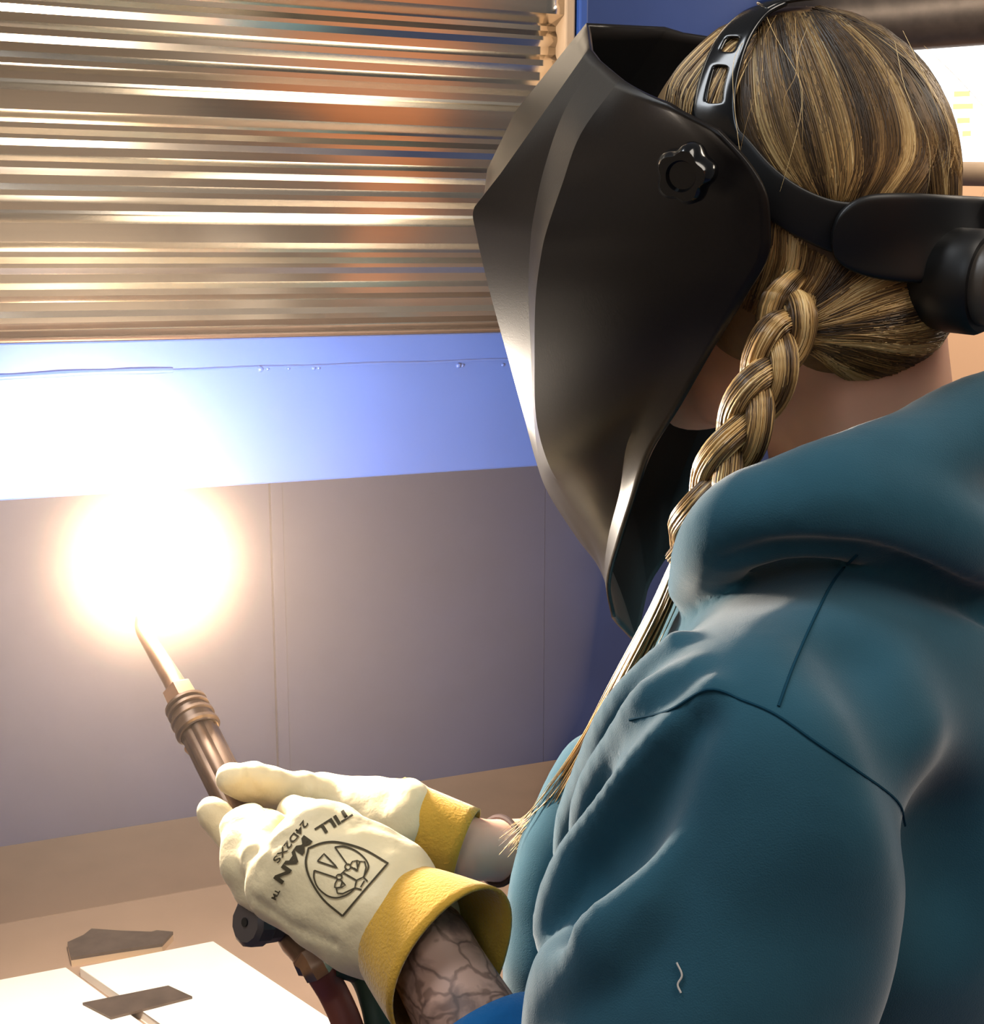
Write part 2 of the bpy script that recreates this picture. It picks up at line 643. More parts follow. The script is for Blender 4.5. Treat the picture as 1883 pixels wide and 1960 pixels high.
floor = box('floor', V(0, 0, -0.05), V(4, 0, 0), V(0, 4, 0), V(0, 0, 0.05), M['floor'])
tag(floor, 'blue grey painted workshop floor under the bench', kind='structure')

# lower back panel: sheets that meet at the upright seam
wb = thing('wall_back', 'dull blue steel back panel of the booth behind the flame', None)
wb['kind'] = 'structure'
S_SEAM = wall_s(522, 1200, 0)[0]
S_SEAM2 = wall_s(1040, 1200, 0)[0]
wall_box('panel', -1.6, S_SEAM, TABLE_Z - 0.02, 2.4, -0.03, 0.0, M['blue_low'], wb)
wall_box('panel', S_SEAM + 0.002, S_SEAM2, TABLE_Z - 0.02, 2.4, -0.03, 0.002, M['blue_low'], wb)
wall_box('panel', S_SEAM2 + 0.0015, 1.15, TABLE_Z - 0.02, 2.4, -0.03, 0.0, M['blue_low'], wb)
t1 = wall_box('trim_1', S_SEAM + 0.001, wall_s(546, 1200, 0)[0], TABLE_Z, 2.3, 0.002, 0.008, M['blue_low'], None, 0.0015)
tag(t1, 'narrow upright seam strip on the blue back panel', kind='structure')

# header band (lit blue) hanging in front of the back panel
OH = 0.56
sL, zL0 = wall_s(300, 939.5, OH)
zL1 = wall_s(300, 650, OH)[1]
hd = thing('booth_header', 'blue painted steel header band between corrugated sheet and back panel', 'panel')
wall_box('face', -1.4, 0.62, zL0, zL1, OH - 0.012, OH, M['blue'], hd, 0.002)
wall_box('soffit', -1.4, 0.62, zL0 + 0.004, zL0 + 0.012, 0.0, OH - 0.012, M['blue'], hd)
bd = [wall_pt(s, wall_s(500, 703, OH)[1] + 0.0006 * math.sin(37 * s) + 0.0012 * math.sin(9 * s + 1), OH + 0.0005) for s in np.linspace(-1.3, wall_s(330, 703, OH)[0], 60)]
tube('paint_bead', bd, [0.0022 + 0.0012 * abs(math.sin(i * 0.9)) for i in range(60)], M['blue'], hd, 8)
bd = [wall_pt(s, wall_s(500, 703, OH)[1] + 0.0004 * math.sin(50 * s), OH + 0.0003) for s in np.linspace(wall_s(330, 703, OH)[0], 0.6, 60)]
tube('paint_bead', bd, [0.0011 + 0.0005 * abs(math.sin(i * 1.3)) for i in range(60)], M['blue'], hd, 6)
for px, r in ((498, 0.0035), (512, 0.002), (552, 0.002), (600, 0.0025), (610, 0.002), (877, 0.003), (885, 0.002), (962, 0.002)):
    s, z = wall_s(px, 706 - 0.016 * (px - 500), OH)
    c = wall_pt(s, z, OH)
    bm = bmesh.new()
    bmesh.ops.create_icosphere(bm, subdivisions=2, radius=r, matrix=Matrix.Translation(Vector(c)))
    bm_obj('paint_drip', bm, M['blue'], hd, True)

# corrugated sheet above the header
OC = OH - 0.02
zc0 = wall_s(300, 648, OC)[1]
s_end = wall_s(1063, 60, OC)[0]
PER = 0.117
cs = thing('corrugated_sheet', 'shiny galvanised corrugated sheet above the blue header', 'metal sheet')


def corr_profile(z0, z1):
    pts = []
    seg = [(0.000, 0.000), (0.007, 0.000), (0.013, 0.004), (0.018, 0.004), (0.024, 0.0), (0.032, 0.0), (0.038, 0.0045), (0.044, 0.0045), (0.050, 0.0),
           (0.058, 0.0), (0.064, 0.004), (0.068, 0.004), (0.074, 0.0), (0.079, 0.0), (0.088, 0.020), (0.105, 0.021), (0.114, 0.001)]
    k = 0
    while True:
        for a, b in seg:
            z = z0 + k * PER + a
            if z > z1:
                return pts
            pts.append((z, b))
        k += 1


prof = corr_profile(zc0 + 0.004, 2.45)
ss = np.linspace(-1.5, s_end, 90)
vs, fs = [], []
for i, s in enumerate(ss):
    for z, b in prof:
        wob = 0.0006 * math.sin(11 * s + 40 * z) + 0.0005 * math.sin(23 * s - 17 * z)
        vs.append(wall_pt(s, z, OC + b + wob))
n = len(prof)
for i in range(len(ss) - 1):
    for j in range(n - 1):
        fs.append((i * n + j, (i + 1) * n + j, (i + 1) * n + j + 1, i * n + j + 1))
sh = mesh_obj('sheet', vs, np.array(fs), M['galv'], cs, True, 18)
so = sh.modifiers.new('thickness', 'SOLIDIFY')
so.thickness = 0.0012
wall_box('bottom_trim', -1.5, s_end, zL1, zc0 + 0.004, OC - 0.01, OH + 0.002, M['trim'], cs, 0.0015)
s2 = wall_s(1098, 60, OC + 0.02)[0]
ch = wall_box('end_channel', s_end, s2, zc0, 2.45, OC - 0.03, OC + 0.024, M['beige'], cs, 0.002)

# blue column and side wall past the sheet
col = wall_box('column', s2 + 0.002, s2 + 0.012, 1.47, 2.5, OC - 0.05, OC + 0.03, M['blue'], None, 0.002)
col.name = 'booth_post'
tag(col, 'narrow bright blue post edge beside the corrugated sheet end', 'post')
s3 = wall_s(1640, 60, OC - 0.27)[0]
wr = wall_box('wall_right', s2 + 0.012, s3, 1.46, 2.6, OC - 0.30, OC - 0.27, M['blue'])
tag(wr, 'deep blue side panel behind the welding helmet', kind='structure')

# bench
bt = thing('welding_bench', 'brown steel bench top running along the booth wall', 'bench')
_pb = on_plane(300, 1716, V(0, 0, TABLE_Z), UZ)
O_SHADE = float(np.dot(_pb - PB, NW))
wall_box('rear_shade_strip', -1.6, 1.15, TABLE_Z - 0.04, TABLE_Z, 0.001, O_SHADE - 0.0005, M['bench_shade'], bt, 0.001)  # hood's shadow on the bench, put in as a darker strip
wall_box('bench_top', -1.6, 1.15, TABLE_Z - 0.04, TABLE_Z, O_SHADE + 0.0005, 0.80, M['table'], bt, 0.001)
for s in (-1.2, 0.1, 1.05):
    for o in (0.08, 0.7):
        wall_box('leg', s - 0.025, s + 0.025, 0.0, TABLE_Z - 0.04, o - 0.025, o + 0.025, M['trim'], bt)
wall_box('apron', -1.6, 1.15, TABLE_Z - 0.10, TABLE_Z - 0.04, 0.76, 0.78, M['trim'], bt)


def on_table(pts, z=TABLE_Z):
    return [on_plane(x, y, V(0, 0, z), UZ) for x, y in pts]


TH = 0.012
p1 = prism('steel_plate', on_table([(152, 1851), (408, 1801), (650, 1962), (690, 2060), (395, 2060), (310, 1960)], TABLE_Z + TH), V(0, 0, -TH), M['plate'], None, 0.001)
tag(p1, 'large pale plate lying on the bench below the torch, glaring white', 'plate')
p2 = prism('steel_plate', on_table([(-160, 1905), (126, 1851), (300, 1978), (330, 2060), (-200, 2060)], TABLE_Z + TH), V(0, 0, -TH), M['plate'], None, 0.001)
tag(p2, 'pale plate at the lower left corner of the bench', 'plate')
zt = TABLE_Z + TH
p3 = prism('steel_strip', on_table([(158, 1919), (322, 1886), (368, 1907), (212, 1947)], zt + 0.003), V(0, 0, -0.003), M['scale'])
tag(p3, 'small dark steel strip bridging the gap between the pale plates', 'metal strip')
sc = thing('steel_offcut', 'dark jagged steel offcut lying behind the pale plates', 'scrap metal')
poly = on_table([(129, 1803), (160, 1789), (175, 1777), (232, 1781), (290, 1783), (300, 1780), (331, 1783), (310, 1806), (225, 1818), (136, 1832)], TABLE_Z + 0.012)
prism('plate', poly, V(0, 0, -0.004), M['scale'], sc)
prism('cut_edge', [p - V(0, 0, 0.0042) for p in poly], V(0, 0, -0.0078), M['scale_edge'], sc)

# room beyond: rear walls, added orange reflector strips, wall on the right with a glowing notice and a duct
rw = box('wall_left', V(-2.2, 0, 1.5), V(0.03, 0, 0), V(0, 3, 0), V(0, 0, 1.5), M['cream'])
tag(rw, 'cream workshop wall', kind='structure')
rb = box('wall_rear', V(0, -2.4, 1.5), V(3.2, 0, 0), V(0, 0.03, 0), V(0, 0, 1.5), M['cream'])
tag(rb, 'cream workshop wall behind the viewer', kind='structure')
rf = box('wall_far', at(1900, 560, 3.1) + V(0.6, 0.3, -0.1), V(1.3, 0.2, 0), V(-0.005, 0.03, 0), V(0, 0, 1.5), M['peach'])
tag(rf, 'warm peach wall behind the back of the head', kind='structure')
cu = thing('reflector_strips', 'unseen orange strips added to be mirrored in the corrugated sheet', 'reflector')  # out of view, added for the orange reflections in the sheet
for k in range(0, 4):
    c = V(1.35 + 0.045 * k, -0.62 + 0.11 * k, 1.35)
    dcu = nrm(V(0.38, 0.92, 0))
    pth = [c + dcu * (0.075 * math.sin(t * math.pi / 2)) + V(dcu[1], -dcu[0], 0) * 0.02 * math.cos(t * 3) for t in np.linspace(-1, 1, 9)]
    vs = [p + V(0, 0, zz) for p in pth for zz in (-1.2, 1.0)]
    fs = [(2 * i, 2 * i + 2, 2 * i + 3, 2 * i + 1) for i in range(8)]
    o = mesh_obj('strip', vs, fs, M['orange'], cu)
    o.modifiers.new('thickness', 'SOLIDIFY').thickness = 0.003

sd = 2.2
scn = thing('bright_notice', 'white paper notice with yellow rows behind the head, brightness put in as glow', 'notice')
pts = [at(1650, 20, sd), at(1990, -40, sd), at(1990, 306, sd), at(1650, 316, sd)]
prism('notice_face', pts, VF * 0.02, emit_mat('notice_glow', (1, 0.98, 0.95, 1), 2.6), scn)  # brightness of lit paper put in as emission
ye = emit_mat('notice_yellow_glow', (1.0, 0.80, 0.30, 1), 1.6)
for k, (x0, x1, y) in enumerate(((1826, 1856, 180), (1824, 1862, 204), (1832, 1856, 231), (1842, 1858, 256))):
    q = [at(x0, y - 5, sd - 0.002), at(x1, y - 6, sd - 0.002), at(x1, y + 4, sd - 0.002), at(x0, y + 5, sd - 0.002)]
    prism('yellow_row', q, VF * 0.001, ye, scn)
notice_edge_pts = [at(1640, 330, sd - 0.02), at(1740, 331, sd - 0.02), at(1870, 333, sd - 0.02), at(2000, 336, sd - 0.02)]
tube('notice_edge', notice_edge_pts, 0.019, M['beige'], scn, 16)
du = thing('extraction_duct', 'dark grey extraction duct crossing above the head', 'duct')
dp = [at(1330, 40, 1.95), at(1883, -10, 1.75), at(2300, -50, 1.6), at(4200, -230, 1.1)]
tube('duct_pipe', catmull(dp, 8), 0.062, M['pipe'], du, 28)

# ------------------------------------------------------------------ head frame
YH, ROLL = math.radians(62), math.radians(13.5)
HC = at(1537, 380, 0.80)
HF = V(-math.sin(YH), math.cos(YH), 0)
_L0 = V(-math.cos(YH), -math.sin(YH), 0)
HL = _L0 * math.cos(ROLL) - UZ * math.sin(ROLL)
HU = np.cross(HF, HL)
HU = HU if HU[2] > 0 else -HU
HR = np.array([HF, HL, HU])


def head(u, wv, v):
    return HC + HF * u + HL * wv + HU * v


def head_px(px, py, wv):
    """local (u, w, v) of a pixel on the head's sagittal plane shifted to w"""
    p = on_plane(px, py, HC + HL * wv, HL)
    d = p - HC
    return np.array([d @ HF, wv, d @ HU])


def head_w(loc):
    loc = np.asarray(loc, float)
    return HC + loc[..., 0:1] * HF + loc[..., 1:2] * HL + loc[..., 2:3] * HU


# torso frame
YT = math.radians(66)
TF = V(-math.sin(YT), math.cos(YT), 0)
TL = V(-math.cos(YT), -math.sin(YT), 0)
TR = np.array([TF, TL, UZ])

# joints
NECK = at(1660, 930, 0.85)
S_L = at(1500, 1490, 0.665)
E_L = V(0.075, 0.575, 1.085)
W_L = at(815, 1810, 0.795)
HAND_L = at(640, 1680, 0.83)
TC = NECK + V(0.01, 0.0, -0.22)
S_R = NECK - TL * 0.19 + V(0, 0, -0.10)
W_R = at(880, 1625, 0.985)
E_R = V(0.20, 1.10, 1.09)

# ------------------------------------------------------------------ person: body
person = thing('person', 'person in a teal hoodie and welding helmet holding a lit torch', 'person')

B = Field((-0.2, 0.4, 0.0), (0.62, 1.35, 1.80), 0.006)
B.ell(HC + HF * 0.010 + HU * 0.003, HR, (0.083, 0.072, 0.092), 0.01)              # skull
B.ell(HC + HF * 0.035 - HU * 0.055, HR, (0.062, 0.058, 0.075), 0.02)            # face
B.cap(head(0.075, 0, -0.122), head(0.03, 0.035, -0.105), 0.022, 0.026, 0.02)    # chin and jaw
B.cap(head(0.075, 0, -0.122), head(0.03, -0.035, -0.105), 0.022, 0.026, 0.02)
B.cap(head(0.03, 0.045, -0.10), head(-0.02, 0.058, -0.06), 0.024, 0.02, 0.02)
B.cap(head(0.03, -0.045, -0.10), head(-0.02, -0.058, -0.06), 0.024, 0.02, 0.02)
B.cap(head(0.092, 0, -0.01), head(0.108, 0, -0.045), 0.008, 0.012, 0.012)       # nose
for s in (-1, 1):
    B.ell(head(0.092, 0.032 * s, -0.005), HR, (0.012, 0.018, 0.011), 0.004, 'sub')
    B.ell(head(0.081, 0.032 * s, -0.006), HR, (0.012, 0.013, 0.011), 0.003)
    B.cap(head(0.094, 0.012 * s, -0.076), head(0.09, 0.022 * s, -0.077), 0.006, 0.004, 0.006)
    B.ell(head(-0.005, 0.068 * s, -0.02), HR, (0.02, 0.008, 0.03), 0.006)       # ears
B.cap(head(-0.03, 0, -0.08), NECK + V(0, 0, -0.02), 0.052, 0.06, 0.025)         # neck
B.ell(TC + V(0, 0, 0.03), TR, (0.10, 0.15, 0.17), 0.03)                         # chest
B.ell(TC + V(0, 0, -0.22), TR, (0.10, 0.13, 0.17), 0.04)
PEL = TC + V(0, 0, -0.42)
B.ell(PEL, TR, (0.11, 0.15, 0.13), 0.04)
for s, Sh, El, Wr in ((1, S_L, E_L, W_L), (-1, S_R, E_R, W_R)):
    B.cap(NECK + V(0, 0, -0.07), Sh, 0.05, 0.05, 0.03)
    B.chain([Sh, El], [0.048, 0.038], 0.02)
    mid = El + (Wr - El) * 0.35
    B.chain([El, mid, Wr], [0.037, 0.036 if s > 0 else 0.034, 0.026 if s > 0 else 0.021], 0.015)
    hp = PEL + TL * 0.085 * s + V(0, 0, -0.05)
    kn = V(hp[0], hp[1], 0.47) + TF * 0.04
    an = V(hp[0], hp[1], 0.08)
    B.chain([hp, kn, an], [0.082, 0.058, 0.042], 0.03)
    B.cap(an + V(0, 0, -0.04), an + TF * 0.14 + V(0, 0, -0.045), 0.036, 0.03, 0.02)
for Wr, Hd in ((W_L, HAND_L), (W_R, at(700, 1545, 0.985))):
    B.cap(Wr, Wr + (Hd - Wr) * 0.55, 0.024, 0.024, 0.01)
bv, bf = B.mesh(3)
body = mesh_obj('body', bv, bf, M['skin'], person)
body.data.materials.append(M['tattoo'])
cen = bv[bf].mean(1)
ab = W_L - E_L
tt = ((cen - E_L) @ ab) / (ab @ ab)
dd = np.linalg.norm(cen - (E_L + np.clip(tt, 0, 1)[:, None] * ab), axis=1)
body.data.polygons.foreach_set('material_index', ((tt > 0.05) & (tt < 1.3) & (dd < 0.06)).astype(np.int32))
tag(body, 'bare neck, jaw and forearms, left forearm with grey tattoos')

# trousers and shoes
Tr = Field((-0.1, 0.5, 0.0), (0.62, 1.35, 1.05), 0.008)
Tr.ell(PEL, TR, (0.125, 0.165, 0.13), 0.03)
for s in (1, -1):
    hp = PEL + TL * 0.085 * s + V(0, 0, -0.05)
    Tr.chain([hp, V(hp[0], hp[1], 0.47) + TF * 0.04, V(hp[0], hp[1], 0.07)], [0.095, 0.075, 0.065], 0.03)
tv, tf = Tr.mesh(2)
mesh_obj('trousers', tv, tf, M['jeans'], person)
for s in (1, -1):
    hp = PEL + TL * 0.085 * s
    F2 = Field(V(hp[0], hp[1], 0) - V(0.25, 0.25, 0.0) + V(0, 0, -0.01), V(hp[0], hp[1], 0.2) + V(0.25, 0.25, 0), 0.008)
    F2.cap(V(hp[0], hp[1], 0.05) - TF * 0.03, V(hp[0], hp[1], 0.043) + TF * 0.16, 0.047, 0.042, 0.01)
    F2.cap(V(hp[0], hp[1], 0.05), V(hp[0], hp[1], 0.13), 0.05, 0.05, 0.02)
    v2, f2 = F2.mesh(2)
    mesh_obj('shoe', v2, f2, M['shoe'], person)

# ------------------------------------------------------------------ hoodie
H = Field((-0.08, 0.40, 0.70), (0.62, 1.32, 1.60), 0.0042)
H.ell(TC + V(0, 0, 0.02) + TF * 0.01, TR, (0.145, 0.185, 0.20), 0.03)                    # chest
H.ell(TC + V(0, 0, -0.20) + TF * 0.05, TR, (0.165, 0.185, 0.24), 0.05)                   # belly
H.ell(TC + V(0, 0, -0.07) + TF * 0.10, TR, (0.10, 0.14, 0.14), 0.05)                     # bust
H.cap(NECK + V(0, 0, -0.07), S_L, 0.085, 0.072, 0.05)
H.cap(NECK + V(0, 0, -0.07), S_R, 0.085, 0.072, 0.05)
H.chain([S_L - VR * 0.004, S_L + (E_L - S_L) * 0.5 - VR * 0.010, E_L], [0.074, 0.077, 0.082], 0.022)
H.chain([S_R, E_R], [0.074, 0.075], 0.03)
_fa = nrm(W_L - E_L)
CUF_C = E_L + _fa * np.dot(at(945, 1985, .755) - E_L, _fa)
CUF_L = CUF_C - _fa * 0.048
H.chain([E_L, E_L + (CUF_L - E_L) * 0.6, CUF_L], [0.074, 0.056, 0.044], 0.03)
H.chain([at(1150, 1480, .87), at(1088, 1630, .865), at(1066, 1740, .855), at(1070, 1850, .85), at(1085, 2000, .85)], [.028, .032, .031, .034, .04], 0.03)
CUF_R = E_R + (W_R - E_R) * 0.45
H.chain([E_R, CUF_R], [0.068, 0.05], 0.02)
BASE = Field((0, 0, 0), (0.01, 0.01, 0.01), 0.01)
BASE.lo, BASE.h, BASE.n, BASE.D, BASE.ax = H.lo, H.h, H.n, H.D.copy(), H.ax


def fold(pts, rad, inset, k=0.012, op='add', n=5):
    """a soft roll (or crease) of cloth along a line on the sleeve"""
    pts = catmull(pts, n)
    h = BASE.hits(pts)
    nn = BASE.normal(h)
    rads = np.asarray(rad, float)
    if rads.ndim:
        rads = np.interp(np.linspace(0, 1, len(pts)), np.linspace(0, 1, len(rads)), rads)
    else:
        rads = np.full(len(pts), float(rads))
    H.chain(h - nn * inset * (rads / rads.max())[:, None], rads, k, op)


# rolls of cloth from shoulder to elbow
for roll, rr_ in (([(1305, 1600, .612), (1245, 1715, .620), (1190, 1785, .630), (1145, 1838, .645), (1106, 1895, .662), (1100, 1990, .675)], [.008, .019, .025, .026, .026, .026]),
                  ([(1365, 1330, .618), (1280, 1420, .625), (1190, 1550, .648), (1122, 1650, .675), (1088, 1730, .69), (1082, 1800, .69), (1098, 1850, .68)], [.008, .013, .016, .017, .017, .016, .012]),
                  ([(1330, 1290, .64), (1240, 1345, .655), (1180, 1440, .69), (1147, 1530, .72), (1137, 1620, .735), (1142, 1690, .74)], [.008, .011, .013, .014, .014, .012]),
                  ([(1300, 1240, .675), (1210, 1335, .70), (1145, 1470, .75), (1112, 1560, .78), (1100, 1640, .79)], [.008, .012, .013, .013, .012])):
    H.chain(catmull([at(*q) for q in roll], 5), np.interp(np.linspace(0, 1, 5 * (len(roll) - 1) + 1), np.linspace(0, 1, len(rr_)), rr_), 0.006)
fold([(1340, 1390), (1260, 1500), (1190, 1610), (1140, 1700), (1120, 1760)], [0.004, 0.010, 0.016, 0.018, 0.014], -0.002, 0.02, 'sub')
fold([(1660, 1250), (1740, 1380), (1800, 1550), (1820, 1700)], [0.008, 0.018, 0.020, 0.016], -0.006, 0.05, 'sub')

# the hood lying round the neck
hood = [(1318, 1120, .765), (1352, 1045, .725), (1425, 990, .70), (1540, 955, .695), (1660, 935, .705), (1790, 872, .735), (1900, 800, .785), (1970, 770, .87), (1900, 800, .95), (1750, 850, 1.0)]
hp3 = np.array([at(*q) for q in hood])
H.chain(catmull(hp3, 5), np.interp(np.linspace(0, 1, 46), [0, .1, .25, .5, .75, 1], [.010, .017, .026, .032, .034, .03]), 0.010)
hood2 = [(1330, 1130, .775), (1385, 1050, .722), (1480, 1000, .698), (1600, 980, .692), (1740, 1000, .70), (1860, 1040, .735), (1960, 1010, .82)]
hp4 = np.array([at(*q) for q in hood2])
H.chain(catmull(hp4, 5), np.interp(np.linspace(0, 1, 31), [0, .15, .5, 1], [.009, .015, .021, .028]), 0.014)
# hollow for the neck
H.cap(NECK + V(-0.008, -0.005, 0.11), NECK + V(0, 0, -0.03), 0.088, 0.06, 0.015, 'sub')
# crease under the hood
BASE.D = H.D.copy()
fold([(1390, 1072), (1500, 1062), (1620, 1060), (1740, 1092), (1840, 1142), (1900, 1180)], [0.004, 0.009, 0.010, 0.010, 0.009, 0.009], -0.001, 0.006, 'sub')
# open lower hem
H.cap(TC + V(0, 0, -0.75), TC + V(0, 0, -0.42) + TF * 0.04, 0.13, 0.12, 0.01, 'sub')
H.ripple(0.0016, 0.085, 5, 7)
hv, hf = H.mesh(2)
hoodie = mesh_obj('hoodie', hv, hf, M['hoodie'], person)
tag(hoodie, 'teal fleece hoodie with the hood down')


def seam_line(pts, rad=0.0008, name='seam', m='seam', off=0.0, field=None):
    field = field or H
    p = catmull(pts, 6)
    h = field.hits(p)
    n_ = field.normal(h)
    return tube(name, h + n_ * off, rad, M[m], hoodie, 6)


seam_line([(1205, 1378), (1280, 1360), (1355, 1320), (1420, 1340), (1485, 1368), (1560, 1420), (1640, 1475), (1715, 1532), (1732, 1580)])
seam_line([(1640, 1062), (1600, 1105), (1560, 1180), (1520, 1270), (1490, 1352)])
seam_line([(1296, 1842), (1306, 1866), (1298, 1884), (1304, 1900)], 0.00045, 'lint_thread', 'white_ink', 0.0008)
# rolled sleeve edge on the forearm
fa = nrm(W_L - E_L)
cc = E_L + (W_L - E_L) * (np.dot(at(945, 1985, .755) - E_L, fa) / np.linalg.norm(W_L - E_L))
ra_, rb_ = nrm(np.cross(fa, UZ)), None
rb_ = np.cross(fa, ra_)
nb, mb_ = 40, 6
vs, fs = [], []
for i_ in range(mb_):
    for j_ in range(nb):
        q_ = 2 * math.pi * j_ / nb
        rad_ = 0.0415 + 0.004 * (i_ / (mb_ - 1)) + 0.0008 * math.sin(2 * q_ + 1)
        vs.append(cc + fa * (0.004 - 0.05 * i_ / (mb_ - 1)) + rad_ * (math.cos(q_) * ra_ + math.sin(q_) * rb_))
for i_ in range(mb_ - 1):
    for j_ in range(nb):
        fs.append((i_ * nb + j_, i_ * nb + (j_ + 1) % nb, (i_ + 1) * nb + (j_ + 1) % nb, (i_ + 1) * nb + j_))
sco = mesh_obj('sleeve_cuff', vs, fs, M['cuff_blue'], hoodie)
sm_ = sco.modifiers.new('thickness', 'SOLIDIFY')
sm_.thickness = 0.004
sm_.offset = 0

# ------------------------------------------------------------------ hair
HB = Field(HC - V(0.17, 0.17, 0.26), HC + V(0.17, 0.17, 0.16), 0.004)
HB.ell(HC + HU * 0.006 + HF * 0.007, HR, (0.093, 0.083, 0.101), 0.01)
HB.ell(head(-0.036, 0.012, -0.062), HR, (0.046, 0.058, 0.040), 0.03)
HB.ell(head(-0.052, 0.0, -0.05), HR, (0.030, 0.045, 0.036), 0.03)
HB.ell(head(0.004, 0.052, -0.050), HR, (0.040, 0.030, 0.040), 0.02)
HB.ell(head(0.105, 0, -0.075), HR, (0.075, 0.078, 0.10), 0.01, 'sub')   # open at the face
hbv, hbf = HB.mesh(2)
hair = mesh_obj('hair', hbv, hbf, M['hair_base'], person)
tag(hair, 'dark rooted blonde hair pulled to a side braid')
TONES = np.array([srgb(60, 44, 28)[:3], srgb(96, 72, 44)[:3], srgb(140, 108, 66)[:3], srgb(204, 166, 106)[:3], srgb(238, 208, 150)[:3]])


def strands(name, paths, rad, tones, parent):
    """paths (n, m, 3): every strand a three-sided tapering tube"""
    paths = np.asarray(paths, float)
    n_, m_, _ = paths.shape
    T = np.gradient(paths, axis=1)
    T /= np.linalg.norm(T, axis=2)[..., None] + 1e-12
    ref = nrm(paths.reshape(-1, 3).mean(0) - HC + V(0.01, 0.02, 0.03))
    N = np.cross(T, np.broadcast_to(ref, T.shape))
    N /= np.linalg.norm(N, axis=2)[..., None] + 1e-9
    Bn = np.cross(T, N)
    prof_ = np.interp(np.linspace(0, 1, m_), [0, 0.1, 0.8, 1], [0.7, 1, 0.9, 0.25])
    r = np.broadcast_to(np.asarray(rad), (n_,))[:, None] * prof_[None, :]
    vs = []
    for q in range(3):
        a = q * 2 * np.pi / 3
        vs.append(paths + r[..., None] * (math.cos(a) * N + math.sin(a) * Bn))
    vs = np.stack(vs, 2).reshape(-1, 3)
    idx = np.arange(n_ * m_ * 3).reshape(n_, m_, 3)
    fs = []
    for q in range(3):
        q2 = (q + 1) % 3
        fs.append(np.stack([idx[:, :-1, q], idx[:, :-1, q2], idx[:, 1:, q2], idx[:, 1:, q]], -1).reshape(-1, 4))
    o = mesh_obj(name, vs, np.vstack(fs), M['strand'], parent)
    tones = np.asarray(tones)
    if tones.ndim == 2:
        tones = np.repeat(tones[:, None, :], m_, 1)
    c = np.ones((n_ * m_ * 3, 4), np.float32)
    c[:, :3] = np.repeat(tones.reshape(-1, 3), 3, 0)
    at_ = o.data.color_attributes.new('tone', 'FLOAT_COLOR', 'POINT')
    at_.data.foreach_set('color', c.ravel())
    o['kind'] = 'stuff'
    return o


def tone_for(n_, dark=0.3, clump=None):
    k = rng.random(n_)
    base = clump if clump is not None else rng.random(n_)
    x = np.clip(base * 4.2 - dark * 2 + rng.normal(0, 0.45, n_), 0, 3.99)
    i = x.astype(int)
    f = (x - i)[:, None]
    return TONES[i] * (1 - f) + TONES[np.minimum(i + 1, 4)] * f


def combed(guides, n_, m_, spread_=0.5, lift=(0.001, 0.005), field=HB, seed=1, wild=0.0005, stagger=0.0, guides3=None):
    """strands combed between neighbouring guide lines (pixels laid on the hair mass)"""
    r = np.random.default_rng(seed)
    G = []
    for g in (guides or ()):
        p = catmull(g, 8)
        tq = np.linspace(0, 1, len(p))
        p = np.stack([np.interp(np.linspace(0, 1, m_), tq, p[:, q]) for q in range(2)], 1)
        G.append(field.hits(p, t0=0.5, t1=1.1))
    G = np.array(G if guides3 is None else guides3)
    x = r.random(n_) * (len(G) - 1)
    i = np.minimum(x.astype(int), len(G) - 2)
    f = (x - i)[:, None, None]
    P = G[i] * (1 - f) + G[i + 1] * f
    s0 = r.random(n_) * stagger
    if stagger:
        e1 = 1 - r.random(n_) * stagger * 0.3
        tq = np.linspace(0, 1, m_)
        P = np.stack([np.stack([np.interp(s0[j] + (e1[j] - s0[j]) * tq, tq, P[j, :, q]) for q in range(3)], 1) for j in range(n_)])
    d = field.sample(P.reshape(-1, 3)).reshape(n_, m_)
    nn = field.normal(P.reshape(-1, 3)).reshape(n_, m_, 3)
    lf = r.uniform(*lift, n_)[:, None] * np.interp(np.linspace(0, 1, m_), [0, .3, .8, 1], [.4, 1, 1, .5])[None, :]
    P = P + nn * (lf - d)[..., None]
    ph = r.random((n_, 2)) * 6.28
    tq = np.linspace(0, 1, m_)
    side = np.cross(nn, np.gradient(P, axis=1))
    side /= np.linalg.norm(side, axis=2)[..., None] + 1e-9
    P = P + side * (wild * np.sin(ph[:, :1] + 5 * tq[None, :]) + r.normal(0, spread_ * 0.004, (n_, 1)))[..., None]
    return P, x / (len(G) - 1)


def streak(x, seed):
    """light and dark locks"""
    return 0.5 + 0.5 * np.sin(x * 41 + seed) * np.cos(x * 17 + 2 * seed)


back_g = [
    [(1430, 75), (1424, 150), (1430, 235), (1470, 310), (1530, 372)],
    [(1455, 45), (1462, 140), (1480, 240), (1520, 330), (1560, 385)],
    [(1490, 30), (1510, 130), (1540, 240), (1565, 330), (1585, 390)],
    [(1525, 24), (1560, 120), (1600, 230), (1615, 320), (1605, 390)],
    [(1560, 24), (1620, 110), (1665, 220), (1670, 310), (1635, 390)],
    [(1590, 28), (1670, 110), (1720, 210), (1730, 300), (1680, 385)],
    [(1620, 38), (1710, 115), (1768, 215), (1785, 295), (1740, 380)],
    [(1645, 50), (1745, 130), (1808, 225), (1826, 300), (1800, 378)],
    [(1660, 58), (1768, 145), (1832, 235), (1848, 310), (1845, 380)],
]
P1, x1 = combed(back_g, 9000, 14, 0.35, (-0.0003, 0.0026), seed=2, stagger=0.35)
dk = streak(x1, 1.0) * 0.9
c1 = tone_for(len(P1), 0.12, dk)
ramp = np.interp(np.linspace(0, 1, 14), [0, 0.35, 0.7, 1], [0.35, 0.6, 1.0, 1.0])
strands('hair_lock', P1, rng.uniform(0.00028, 0.0006, len(P1)), c1[:, None, :] * ramp[None, :, None], hair)


